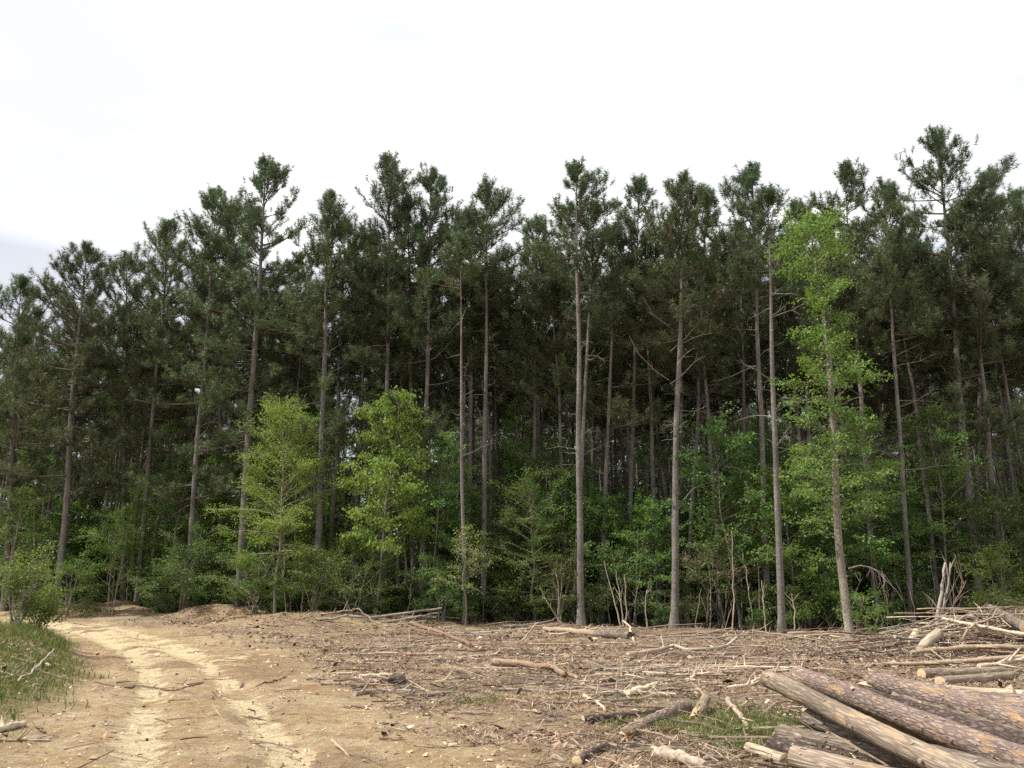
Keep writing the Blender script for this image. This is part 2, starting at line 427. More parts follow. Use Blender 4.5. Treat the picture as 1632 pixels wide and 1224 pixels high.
GPATCH = [(2.75, 10.2, 0.75, 1.2), (3.25, 9.2, 0.55, 0.7), (1.7, 10.5, 0.35, 0.3), (-0.9, 14.4, 0.7, 0.3), (-0.4, 12.9, .5, .25), (1.6, 13.3, 0.8, .3)]
gp = np.zeros(X.shape)
for a_, b_, c_, d_ in GPATCH: gp = np.maximum(gp, gauss(X, Y, a_, b_, c_, d_))
C = mixc(C, (0.115, 0.125, 0.045), np.clip(gp * 1.5, 0, 1) * sstep(.38, .58, f1 + .06) * np.where(Y < 11.5, .8, .35))
C = mixc(C, (0.12, 0.115, 0.05), bank * 0.85)
C = mixc(C, (0.20, 0.14, 0.09), bank * sstep(.55, .65, f2) * .6)
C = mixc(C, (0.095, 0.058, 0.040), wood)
C = mixc(C, (0.37, 0.25, 0.14), .8 * sstep(.36, .55, f1) * np.clip(1.5 * gauss(X, Y, -22.6, 44.8, 2.6, 1.1) + 1.5 * gauss(X, Y, -13.4, 40.2, 2.2, 1.0, -.3), 0, 1))
C *= 0.93
C *= (0.80 + 0.42 * f3)[..., None]
idx = np.arange(X.size).reshape(X.shape)
q = np.stack([idx[:-1, :-1], idx[:-1, 1:], idx[1:, 1:], idx[1:, :-1]], -1).reshape(-1, 4)
gm, N, o_ = newmat('soil')
ga = nd(N, 'ShaderNodeAttribute', attribute_name='tone')
gt = nd(N, 'ShaderNodeTexCoord')
g1 = nd(N, 'ShaderNodeTexNoise', {'Scale': 9.0, 'Detail': 9.0, 'Roughness': 0.7}); N.links.new(gt.outputs['Object'], g1.inputs['Vector'])
g2 = nd(N, 'ShaderNodeTexNoise', {'Scale': 55.0, 'Detail': 4.0, 'Roughness': 0.7}); N.links.new(gt.outputs['Object'], g2.inputs['Vector'])
gr1 = nd(N, 'ShaderNodeMapRange', {'From Min': 0.3, 'From Max': 0.7, 'To Min': 0.62, 'To Max': 1.36}); N.links.new(g1.outputs['Fac'], gr1.inputs['Value'])
gr2 = nd(N, 'ShaderNodeMapRange', {'From Min': 0.3, 'From Max': 0.7, 'To Min': 0.72, 'To Max': 1.28}); N.links.new(g2.outputs['Fac'], gr2.inputs['Value'])
gmu = nd(N, 'ShaderNodeMath', operation='MULTIPLY'); N.links.new(gr1.outputs[0], gmu.inputs[0]); N.links.new(gr2.outputs[0], gmu.inputs[1])
gs = nd(N, 'ShaderNodeVectorMath', operation='SCALE'); gc = nd(N, 'ShaderNodeAttribute', attribute_name='crust')
g3 = nd(N, 'ShaderNodeTexNoise', {'Scale': 6.0, 'Detail': 8.0, 'Roughness': 0.75}); N.links.new(gt.outputs['Object'], g3.inputs['Vector'])
gma = nd(N, 'ShaderNodeMath', operation='MULTIPLY_ADD'); gma.inputs[1].default_value = 2.2; N.links.new(g3.outputs['Fac'], gma.inputs[0])
gsub = nd(N, 'ShaderNodeMath', operation='SUBTRACT'); N.links.new(gc.outputs['Fac'], gsub.inputs[0]); gsub.inputs[1].default_value = 1.1
N.links.new(gsub.outputs[0], gma.inputs[2])
gcr = nd(N, 'ShaderNodeMapRange', {'From Min': 0.36, 'From Max': 0.66}); N.links.new(gma.outputs[0], gcr.inputs['Value'])
gcm = nd(N, 'ShaderNodeMath', operation='MULTIPLY'); N.links.new(gcr.outputs[0], gcm.inputs[0])
gch = nd(N, 'ShaderNodeMapRange', {'From Min': 0.02, 'From Max': 0.2}); N.links.new(gc.outputs['Fac'], gch.inputs['Value']); N.links.new(gch.outputs[0], gcm.inputs[1])
gmix = nd(N, 'ShaderNodeMix', data_type='RGBA'); gmix.inputs[7].default_value = (0.545, 0.445, 0.275, 1)
N.links.new(gcm.outputs[0], gmix.inputs[0]); N.links.new(ga.outputs['Color'], gmix.inputs[6]); N.links.new(gmix.outputs[2], gs.inputs[0]); N.links.new(gmu.outputs[0], gs.inputs['Scale'])
gp_ = nd(N, 'ShaderNodeBsdfPrincipled', {'Roughness': 0.95, 'Specular IOR Level': 0.1})
gadd = nd(N, 'ShaderNodeMath', operation='ADD'); N.links.new(g1.outputs['Fac'], gadd.inputs[0]); N.links.new(g2.outputs['Fac'], gadd.inputs[1])
gb = nd(N, 'ShaderNodeBump', {'Strength': 0.9, 'Distance': 0.05}); N.links.new(gadd.outputs[0], gb.inputs['Height'])
N.links.new(gs.outputs[0], gp_.inputs['Base Color']); N.links.new(gb.outputs[0], gp_.inputs['Normal']); N.links.new(gp_.outputs[0], o_.inputs['Surface'])
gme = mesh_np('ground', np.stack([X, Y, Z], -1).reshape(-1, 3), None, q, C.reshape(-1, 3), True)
ca = gme.attributes.new('crust', 'FLOAT', 'POINT'); ca.data.foreach_set('value', crust.ravel().astype(np.float32))
ground = link('ground', gme, gm)
tag(ground, kind='structure')

# ------------------------------------------------------------------ pines
def trunk_mesh(path, r, sides=12, rough=0.05):
    V, Q = tubes(path[None], r[None], sides)
    n = len(path)
    k = rng.normal(size=(n, sides)) * rough
    c = np.repeat(path, sides, 0)
    V = c + (V - c) * (1 + k.reshape(-1, 1))
    return mesh_np('trunk', V, None, Q, None, True)
def path_at(path, t):
    n = len(path) - 1
    f = np.clip(t, 0, 1) * n
    i = np.minimum(f.astype(int), n - 1); w = (f - i)[:, None]
    return path[i] * (1 - w) + path[i + 1] * w
def pine(path, r0, hb, R, dens=1.0, tint=0.0, low=0, dead_n=8, lead=1.0, split_dead=True, nn=40, nw=.0098):
    """meshes of a pine in local space: trunk, limbs, crown, dead branches. hb = share of the height below the live crown"""
    n = len(path); H = path[-1, 2]
    t = np.linspace(0, 1, n)
    r = r0 * np.interp(t, [0, .012, .04, .3, .6, .85, 1], [1.6, 1.2, 1.04, .86, .62, .3, .07])
    tm = trunk_mesh(path, r)
    Lc = H * (1 - hb)
    nb = int(Lc * 7.2 * dens)
    s = (np.arange(nb) + rng.random(nb)) / nb
    s = s ** 0.92
    tb = hb + (1 - hb) * s * 0.985
    if low:
        extra = hb - rng.random(low) * 0.25
        tb = np.concatenate([tb, extra]); s = np.concatenate([s, np.zeros(low)]); nb += low
    base = path_at(path, tb)
    # asymmetry: each tree has its own sectors of long and short boughs
    ph = rng.random(3) * 6.28
    az = rng.random(nb) * 2 * PI
    asym = 1 + .22 * np.sin(az + ph[0] + s * 3) + .15 * np.sin(2 * az + ph[1] - s * 5)
    prof = np.interp(s, [0, .10, .30, .55, .78, .92, 1], [.70, .92, 1, .96, .84, .62, .26])
    L = np.maximum(1.60 * R * prof * asym * (0.55 + 0.55 * rng.random(nb)), 0.25)
    e0 = np.radians(np.interp(s, [0, .3, .7, 1], [0, 12, 30, 62]) + rng.normal(size=nb) * 10)
    if low:
        e0[-low:] = np.radians(rng.normal(size=low) * 9 - 4); L[-low:] *= 1.45
    L = np.minimum(L, np.maximum(H + .35 - base[:, 2], .2) / np.maximum(np.sin(e0 + .15) + .95 * np.cos(e0 + .15), .15) * (.85 + .3 * rng.random(nb)))
    K = 6
    P = np.zeros((nb, K, 3)); P[:, 0] = base
    el = e0.copy(); a2 = az.copy()
    for k in range(1, K):
        d = np.stack([np.cos(el) * np.cos(a2), np.cos(el) * np.sin(a2), np.sin(el)], -1)
        P[:, k] = P[:, k - 1] + d * (L / (K - 1))[:, None]
        el = el + np.radians(2 + 6 * k / K) * (el < 1.2); a2 = a2 + rng.normal(size=nb) * 0.12
    br = (0.010 + 0.0105 * L)[:, None] * np.linspace(1, .25, K)[None]
    G = Geo()
    wood = np.array((0.10, 0.075, 0.06))
    V, Q = tubes(P, br, 4); G.add(V, None, Q, wood)
    # shoots
    cnt = np.maximum((L * 5.4).astype(int) + 3, 3)
    bi = np.repeat(np.arange(nb), cnt); m = len(bi)
    u = 0.12 + 0.88 * rng.random(m) ** 0.85
    f = u * (K - 1); i0 = np.minimum(f.astype(int), K - 2); w = (f - i0)[:, None]
    sp = P[bi, i0] * (1 - w) + P[bi, i0 + 1] * w
    tg = nrm(P[bi, i0 + 1] - P[bi, i0])
    d = nrm(tg * 0.75 + rand_unit(m) * 0.75 + np.array((0, 0, 0.42)))
    sl = (0.16 + 0.42 * rng.random(m)) * np.clip(L[bi] / 1.4, .45, 1.1)
    mid = sp + d * (sl * .5)[:, None]
    d2 = nrm(d + np.array((0, 0, 0.45)))
    end = mid + d2 * (sl * .5)[:, None]
    V, Q = tubes(np.stack([sp, end], 1), np.stack([np.full(m, .008), np.full(m, .005)], 1), 3); G.add(V, None, Q, wood)
    # leader shoots at the tip
    ml = 5
    le = path[-1] + np.stack([rng.normal(size=ml) * .10, rng.normal(size=ml) * .10, np.linspace(-.5, .35, ml) * lead], -1)
    end = np.vstack([end, le]); d2 = np.vstack([d2, nrm(rand_unit(ml) * .3 + np.array((0, 0, 1)))])
    sv = np.concatenate([s[bi], np.ones(ml)])
    inner = np.concatenate([u, np.ones(ml)])
    m = len(end)
    ax = nrm(d2 + np.array((0, 0, 0.18)))
    tone_t = rng.random(m)
    size = 0.9 + 0.5 * rng.random(m)
    ti = np.repeat(np.arange(m), nn); k = len(ti)
    A = ax[ti]; rd = rand_unit(k); rd = nrm(rd - A * (rd * A).sum(-1, keepdims=True))
    uu = rng.random(k)
    th = np.radians(25 + 70 * rng.random(k))
    nd_ = nrm(A * np.cos(th)[:, None] + rd * np.sin(th)[:, None] - np.array((0, 0, 0.08)))
    ln = (0.16 + 0.11 * rng.random(k)) * size[ti]
    p0 = end[ti] + A * ((uu - .55) * 0.36 * size[ti])[:, None]
    sd = nrm(np.cross(nd_, rand_unit(k))) * (nw + 0.4 * nw * rng.random(k))[:, None]
    V = np.stack([p0 - sd, p0 + sd, p0 + nd_ * ln[:, None]], 1).reshape(-1, 3)
    T = np.arange(k * 3).reshape(-1, 3)
    green = np.array((0.072, 0.112, 0.060)); olive = np.array((0.120, 0.135, 0.060)); brown = np.array((0.125, 0.098, 0.062))
    mixo = np.clip(0.45 * (1 - sv) + 0.35 * (tone_t - .5) + tint * 0.4, 0, 1)[:, None]
    tc_ = green * (1 - mixo) + olive * mixo
    mb = np.clip((rng.random(m) < (0.06 + 0.30 * max(tint, 0))) * (0.35 + .5 * rng.random(m)), 0, 1)[:, None]
    tc_ = tc_ * (1 - mb) + brown * mb
    tc_ = tc_ * (0.8 + 0.4 * rng.random((m, 1)))
    Cn = np.repeat(tc_[ti] * (0.85 + 0.3 * rng.random((k, 1))), 3, 0)
    cm = mesh_np('crown', V, T, None, Cn)
    lm = G.mesh('limbs')
    # bare branches and stubs under the crown
    dead = []
    td = hb * (0.40 + 0.62 * rng.random(dead_n))
    for tt in td:
        b = path_at(path, np.array([tt]))[0]
        a = rng.random() * 6.28; ll = rng.choice([.35, .6, 1.0, 1.6, 2.1]) * (0.6 + .6 * rng.random()); e = math.radians(rng.normal() * 16 + 14)
        pts = [b]; 
        for kk in range(5):
            pts.append(pts[-1] + np.array((math.cos(e) * math.cos(a), math.cos(e) * math.sin(a), math.sin(e))) * ll / 5)
            e += rng.normal() * .15 - .03; a += rng.normal() * .15
        pts = np.array(pts)
        g = Geo(); r_ = 0.010 + 0.006 * ll
        V, Q = tubes(pts[None], (np.linspace(1, .3, 6) * r_)[None], 5); g.add(V, None, Q, (0.21, 0.18, 0.155))
        if ll > .9:
            nt2 = 4; bpt = pts[rng.integers(2, 5, nt2)]
            dd = nrm(rand_unit(nt2) + (pts[-1] - pts[0]) / ll * .7)
            tp = np.stack([bpt, bpt + dd * .22, bpt + dd * .45 + rand_unit(nt2) * .06], 1)
            V, Q = tubes(tp, np.tile([.008, .006, .004], (nt2, 1)), 3); g.add(V, None, Q, (0.19, 0.16, 0.14))
        dead.append(g)
    if split_dead: dead = [g.mesh('dead_branch') for g in dead]
    else:
        G2 = Geo()
        for g in dead: G2.add(np.vstack(g.V), None, np.vstack(g.Q), (0.15, 0.125, 0.11))
        dead = [G2.mesh('dead_branches')]
    return tm, lm, cm, dead
def sway_path(top, n=26, amp=0.12):
    t = np.linspace(0, 1, n)
    P = np.outer(t, top)
    a, b = rng.normal(size=2) * amp; c, d = rng.normal(size=2) * amp * .5; p, q_ = rng.random(2) * 6
    env = np.sin(PI * t)
    P[:, 0] += env * (a * np.sin(2.2 * t * PI + p) + c * np.sin(5 * t * PI + q_))
    P[:, 1] += env * (b * np.sin(2.2 * t * PI + q_) + d * np.sin(5 * t * PI + p))
    return P

FRONT = [
 # base px, distance, top px, top py, trunk px wide, crown base py, crown half px, tint, low boughs, label
 (6, 47.0, 35, 440, 11, 690, 62, .3, 8, 'shortest broad pine at the far left edge of the tree line'),
 (88, 44.5, 140, 384, 13, 640, 74, .35, 10, 'leaning pine above the dirt road bend with tufted dome top'),
 (196, 48.0, 203, 402, 10, 620, 58, .3, 6, 'half hidden pine with flat olive top between taller neighbours on the left'),
 (216, 46.5, 272, 350, 10, 620, 58, .45, 8, 'brownish pine with one thin leader poking up left of the tallest left pine'),
 (296, 43.5, 346, 300, 12, 630, 66, .1, 8, 'dense dark pine touching the left side of the tallest left pine'),
 (330, 46.0, 376, 322, 10, 600, 55, .2, 4, 'narrow pine squeezed behind the tallest left pine'),
 (379, 41.5, 425, 250, 16, 590, 68, .0, 8, 'tallest pine of the left half leaning right over the yellow green oak'),
 (503, 39.0, 526, 304, 14, 560, 62, .15, 5, 'straight reddish pine standing right of the yellow green oak'),
 (523, 42.5, 552, 350, 11, 580, 48, .3, 2, 'thinner pine close behind the straight reddish pine'),
 (611, 39.0, 622, 246, 11, 560, 58, -.05, 3, 'open crowned pine with pointed top rising behind the hickory'),
 (661, 41.0, 650, 310, 11, 570, 52, .2, 2, 'left trunk of the close pair of pines right of the hickory'),
 (671, 39.0, 688, 268, 11, 565, 56, -.1, 2, 'right trunk of the close pair of pines, with a dark rounded top'),
 (741, 35.5, 733, 372, 8, 470, 42, .55, 0, 'slender pale pine with sparse crown behind the flowering dogwood'),
 (747, 41.0, 752, 335, 12, 555, 50, .2, 0, 'thick dim pine trunk just right of the slender pale pine'),
 (771, 38.0, 776, 287, 11, 500, 68, -.15, 0, 'pine with full dark green bell shaped crown above the low green maple'),
 (856, 43.0, 856, 346, 9, 520, 52, .1, 0, 'low topped pine set back in the gap right of the bell shaped crown'),
 (914, 37.0, 948, 316, 10, 530, 52, .3, 0, 'dim pine trunk close behind the pale scarred pine'),
 (926, 34.4, 918, 256, 13, 440, 56, .0, 0, 'spire topped pine with pale scarred base at the clearing edge'),
 (958, 38.0, 982, 352, 10, 540, 48, .4, 3, 'pale trunked pine with olive boughs right of the spire topped pine'),
 (1000, 40.0, 1018, 284, 10, 540, 46, .3, 0, 'thin pine with small open head left of the broad brown pine'),
 (1075, 33.7, 1086, 278, 14, 540, 74, .6, 0, 'broad brown crowned pine with long bare side branches at the clearing edge'),
 (1093, 38.5, 1126, 298, 9, 560, 46, .4, 0, 'thin pine just behind the right side of the broad brown pine'),
 (1224, 34.5, 1198, 260, 12, 470, 56, -.2, 0, 'left trunk of the dark bushy pine pair beside the sweetgum'),
 (1246, 31.4, 1222, 300, 13, 450, 50, -.1, 0, 'right trunk of the dark bushy pine pair, nearest the sweetgum'),
 (1300, 40.0, 1276, 318, 9, 520, 44, .2, 0, 'pine mostly hidden behind the left side of the sweetgum crown'),
 (1398, 37.0, 1344, 260, 11, 520, 58, .25, 0, 'round headed pine leaning left behind the sweetgum top'),
 (1454, 35.2, 1406, 288, 10, 560, 54, .5, 0, 'left leaning brown pine with thin mottled trunk right of the sweetgum'),
 (1505, 43.0, 1452, 335, 9, 560, 46, .4, 0, 'short brown pine between the mottled trunk and the tallest pine'),
 (1564, 38.0, 1492, 206, 15, 540, 78, -.05, 3, 'tallest pine of the wood, leaning left near the right edge'),
 (1550, 42.0, 1576, 266, 9, 540, 42, .1, 2, 'small pointed pine right of the tallest pine'),
 (1660, 38.5, 1622, 304, 13, 560, 58, .15, 3, 'pine cut by the right edge of the view'),
]
for i, (bpx, D, tpx, tpy, wpx, cpy, hw, tint, low, label) in enumerate(FRONT):
    bx = (bpx - 816) / FPX * (D * CP + (-0.75 - CAM_Z) * SP)
    bz = gz1(bx, D) - 0.05
    base = np.array((bx, D, bz))
    top = pt(tpx, tpy, D - 0.4 + rng.normal() * .3) - np.array((0, 0, .45))
    tc_py = cpy
    # share of the height at which the live crown starts
    best = min(np.linspace(.2, .9, 71), key=lambda t_: abs((lambda p: 612 - FPX * ((-(p[1]) * SP + (p[2] - CAM_Z) * CP) / (p[1] * CP + (p[2] - CAM_Z) * SP)))(base + (top - base) * t_) - tc_py))
    dist = D * CP + 8 * SP
    r0 = wpx / FPX * D / 2 * 0.82
    R = hw / FPX * dist
    path = sway_path(top - base, 28, 0.045)
    tm, lm, cm, dead = pine(path, r0, best, R, 1.0, tint, int(low * 2.6), 17)
    t = thing('pine_tree', label, 'pine tree', base, 'pines along the front of the wood')
    link('trunk', tm, M_PINE, t); link('limbs', lm, M_LIMB, t); link('crown', cm, M_NEEDLE, t)
    for d in dead: link('dead_branch', d, M_LIMB, t)

# long bare side branches of the broad brown pine are added as parts further below
LIB = []; LIBH = []
# the wood behind is no taller than what shows between the front crowns
SIL = ([0, 140, 300, 425, 520, 622, 690, 775, 850, 918, 1010, 1086, 1198, 1280, 1344, 1406, 1490, 1576, 1632],
       [485, 440, 400, 365, 365, 350, 345, 350, 370, 360, 350, 345, 345, 350, 330, 335, 310, 310, 320])
for i in range(7):
    H = 19.5 + rng.random() * 2.5
    path = sway_path(np.array((rng.normal() * .5, rng.normal() * .4, H)), 24, .07)
    tm, lm, cm, dead = pine(path, 0.115 + 0.04 * rng.random(), 0.55 + .10 * rng.random(), 1.8 + .5 * rng.random(), 0.85, .15 + .3 * rng.random(), 0, 14, split_dead=False, nn=26, nw=.0135)
    LIB.append((tm, lm, cm, dead[0])); LIBH.append(H)
spots = []
def try_spot(x, y, dmin):
    for a, b in spots[-140:]:
        if (a - x) ** 2 + (b - y) ** 2 < dmin * dmin: return False
    spots.append((x, y)); return True
tries = 0
while len(spots) < 95 and tries < 9000:
    tries += 1
    y = rng.uniform(37, 54); x = rng.uniform(-0.72 * y, 0.72 * y)
    if y < edge_y(x) + 3.2: continue
    try_spot(x, y, 2.1)
n_mid = len(spots)
tries = 0
while len(spots) < 262 and tries < 9000:
    tries += 1
    y = rng.uniform(54, 92); x = rng.uniform(-0.74 * y, 0.74 * y)
    try_spot(x, y, 2.6)
MARKS = [(-200, 'the far left pines'), (190, 'the half hidden left pines'), (340, 'the yellow green oak'), (520, 'the hickory'), (665, 'the slender pale pine'),
         (760, 'the wide low maple'), (905, 'the spire topped pine'), (1000, 'the broad brown pine'), (1160, 'the dark bushy pine pair'), (1270, 'the sweetgum'), (1420, 'the tallest pine'), (1575, 'the right edge bushes')]
def mark(x, y):
    px = 816 + FPX * x / (y * CP)
    return [m for p_, m in MARKS if px >= p_][-1] if px > -200 else MARKS[0][1]
used = {}
for i, (x, y) in enumerate(spots):
    k = int(rng.integers(len(LIB)))
    lab, grp = (('bare trunked pine in the shaded second rows', 'pines inside the wood') if i < n_mid else
                ('distant pine deep inside the dark wood', 'pines deep in the wood'))
    lab = lab + ' behind ' + mark(x, y)
    if k not in used:
        t = thing('pine_tree', lab, 'pine tree', (0, 0, 0), grp)
        tm, lm, cm, dm = LIB[k]
        kids = [link('trunk', tm, M_PINE, t), link('limbs', lm, M_LIMB, t), link('crown', cm, M_NEEDLE, t), link('dead_branches', dm, M_LIMB, t)]
        used[k] = (t, kids)
    else:
        t = copy_tree(*used[k], lab, grp)
    px_ = 816 + FPX * x / (y * CP + 7 * SP)
    allow = np.interp(px_, SIL[0], SIL[1]) + rng.uniform(0, 85)
    sc_ = min(rng.uniform(.86, 1.06), (pt(816, allow, y)[2] - gz1(x, y)) / (LIBH[k] + .4))
    t.location = (x, y, gz1(x, y) - .05); t.rotation_euler = (0, 0, rng.random() * 6.28); t.scale = (sc_, sc_, sc_)

# ------------------------------------------------------------------ broadleaf trees, saplings and shrubs
def broadleaf(H, R, lo=0.25, nb=34, nsub=7, nleaf=16, leaf=0.10, col=(0.09, 0.15, 0.03), col2=None, e_lo=15, e_hi=55, droop=0.2,
              path=None, r0=None, prof=None, stems=1, spread=0.0, wood=(0.22, 0.19, 0.155), flat=0.5, clump=0.10, blossom=0.0, sag=4, dense=1.5):
    G = Geo(); LV = []; LC = []
    col = np.array(col); col2 = np.array(col2 if col2 is not None else (col[0] * 1.25, col[1] * 1.1, col[2]))
    trunks = Geo()
    for st in range(stems):
        if path is None or st > 0:
            tp = np.array((rng.normal() * .04 * H + (spread * math.cos(st * 2.4 + .5)), rng.normal() * .04 * H + spread * math.sin(st * 2.4 + .5), H * (1 if st == 0 else rng.uniform(.6, .95))))
            pth = sway_path(tp, 16, 0.013 * H)
            if st: pth = pth + np.array((rng.normal() * .12, rng.normal() * .12, 0))
        else: pth = path
        Hs = pth[-1, 2]
        rr = (r0 if r0 is not None else 0.010 * H + .008) * (1 if st == 0 else .75)
        tt = np.linspace(0, 1, len(pth))
        V, Q = tubes(pth[None], (rr * np.interp(tt, [0, .03, .5, 1], [1.25, 1.0, .66, .12]))[None], 10 if stems == 1 else 6)
        trunks.add(V, None, Q)
        n = max(int(nb / stems), 4)
        s = (np.arange(n) + rng.random(n)) / n
        tb = lo + (1 - lo) * s * .98
        base = path_at(pth, tb)
        az = np.arange(n) * 2.4 + rng.random(n) * 1.2
        pr = np.interp(s, *(prof or ([0, .15, .45, .8, 1], [.75, 1, .95, .6, .2])))
        L = np.maximum(1.22 * R * pr * rng.uniform(.55, 1.12, n), .12)
        e = np.radians(np.interp(s, [0, 1], [e_lo, e_hi]) + rng.normal(size=n) * 9)
        K = 6
        P = np.zeros((n, K, 3)); P[:, 0] = base
        for k in range(1, K):
            d = np.stack([np.cos(e) * np.cos(az), np.cos(e) * np.sin(az), np.sin(e)], -1)
            P[:, k] = P[:, k - 1] + d * (L / (K - 1))[:, None]
            e = e - np.radians(sag) + rng.normal(size=n) * .08; az = az + rng.normal(size=n) * .15
        V, Q = tubes(P, (.004 + .006 * L)[:, None] * np.linspace(1, .25, K)[None], 4); G.add(V, None, Q, wood)
        ns = np.maximum((nsub * L / R).astype(int) + 2, 2)
        bi = np.repeat(np.arange(n), ns); m = len(bi)
        u = .25 + .75 * rng.random(m) ** .8
        f = u * (K - 1); i0 = np.minimum(f.astype(int), K - 2); w = (f - i0)[:, None]
        sp = P[bi, i0] * (1 - w) + P[bi, i0 + 1] * w
        tg = nrm(P[bi, i0 + 1] - P[bi, i0])
        d = rand_unit(m); d[:, 2] = d[:, 2] * flat + .12
        d = nrm(tg * .8 + d)
        sl = rng.uniform(.3, .62, m) * np.clip(L[bi], .3, 1.3)
        ep = sp + d * sl[:, None] - np.array((0, 0, 1.0)) * (sl * droop * .3)[:, None]
        V, Q = tubes(np.stack([sp, (sp + ep) / 2 + np.array((0, 0, .03)), ep], 1), np.tile([.007, .005, .003], (m, 1)), 3); G.add(V, None, Q, wood)
        nleaf_ = int(nleaf * dense); li = np.repeat(np.arange(m), nleaf_); k = len(li)
        uu = .15 + .95 * rng.random(k)
        off = rng.normal(size=(k, 3)) * clump; off[:, 2] *= .6
        lp = sp[li] + (ep - sp)[li] * uu[:, None] + off
        LV.append(lp)
        shade = np.repeat((.8 + .4 * rng.random((m, 1))), nleaf_, 0) * (.85 + .3 * rng.random((k, 1)))
        mixv = np.repeat(rng.random((m, 1)), nleaf_, 0) * .7 + .3 * rng.random((k, 1))
        LC.append((col * (1 - mixv) + col2 * mixv) * shade)
    lp = np.vstack(LV); lc = np.vstack(LC); k = len(lp)
    if blossom:
        bl = rng.random(k) < blossom
        lc[bl] = np.array((0.62, 0.60, 0.45)) * (.8 + .3 * rng.random((bl.sum(), 1)))
    out_d = rand_unit(k); out_d[:, 2] = out_d[:, 2] * .5 - droop; out_d = nrm(out_d)
    nn_ = nrm(rand_unit(k) * .75 + np.array((0, 0, 1.0)))
    sd = nrm(np.cross(out_d, nn_)); nn_ = np.cross(sd, out_d)
    ln = leaf * rng.uniform(.65, 1.25, k); wd = ln * .34
    a = lp; tip = lp + out_d * ln[:, None] - np.array((0, 0, 1)) * (ln * .15)[:, None]
    mid_ = lp + out_d * (ln * .45)[:, None] + nn_ * (ln * .10)[:, None]
    V = np.stack([a, mid_ + sd * wd[:, None], tip, mid_ - sd * wd[:, None]], 1).reshape(-1, 3)
    b = np.arange(k) * 4
    T = np.concatenate([np.stack([b, b + 1, b + 2], -1), np.stack([b, b + 2, b + 3], -1)])
    return trunks.mesh('trunk', True), G.mesh('limbs'), mesh_np('leaves', V, T, None, np.repeat(lc, 4, 0))
def plant(name, label, cat, loc, meshes, group=None, bark=None, rot=0.0):
    t = thing(name, label, cat, loc, group)
    tm, lm, fm = meshes
    kids = [link('trunk' if cat in ('tree', 'sapling') else 'stem', tm, bark or M_PALE, t), link('branches', lm, M_LIMB, t), link('leaves', fm, M_LEAF, t)]
    t.rotation_euler = (0, 0, rot)
    return t, kids
YG = (0.155, 0.225, 0.044); YG2 = (0.235, 0.285, 0.06)
GR = (0.115, 0.205, 0.055); GR2 = (0.175, 0.275, 0.070)
DG = (0.095, 0.160, 0.055); DG2 = (0.135, 0.205, 0.062)
BR = (0.11, 0.10, 0.045); BR2 = (0.14, 0.13, 0.05)
def base_at(px, D):
    x = (px - 816) / FPX * (D * CP + (-0.75 - CAM_Z) * SP)
    return np.array((x, D, gz1(x, D) - .03))
def hgt(py, D, b): return pt(816, py, D)[2] - b[2]
def m_px(px, D): return px / FPX * (D * CP + 3 * SP)

# sweetgum standing out in front of the pines
b = at(1356, 1026)
D = b[1]
knots = [(1356, 1026), (1350, 950), (1341, 860), (1335, 770), (1329, 700), (1318, 600), (1308, 500), (1300, 430), (1294, 346)]
gp3 = np.array([pt(px, py, D) - b for px, py in knots])
hh = np.linspace(0, gp3[-1, 2], 30)
gpath = np.stack([np.interp(hh, gp3[:, 2], gp3[:, 0]), 0.25 * np.sin(hh * .5), hh], -1)
Hg = gpath[-1, 2]
gm_ = broadleaf(Hg, m_px(66, D), .26, 84, 8, 14, .10, (0.14, .26, .065), (.215, .33, .09), 14, 60, .25, gpath, .14,
                ([0, .08, .16, .24, .34, .42, .52, .62, .72, .84, .93, 1], [.75, 1.25, 1.3, .85, .85, .95, .62, .60, .95, 1.1, .85, .3]), clump=.12, flat=.4)
plant('sweetgum_tree', 'tall slim bright green sweetgum with bare pale lower trunk at the clearing edge', 'tree', b, gm_)
gum_base = b.copy(); gum_path = gpath

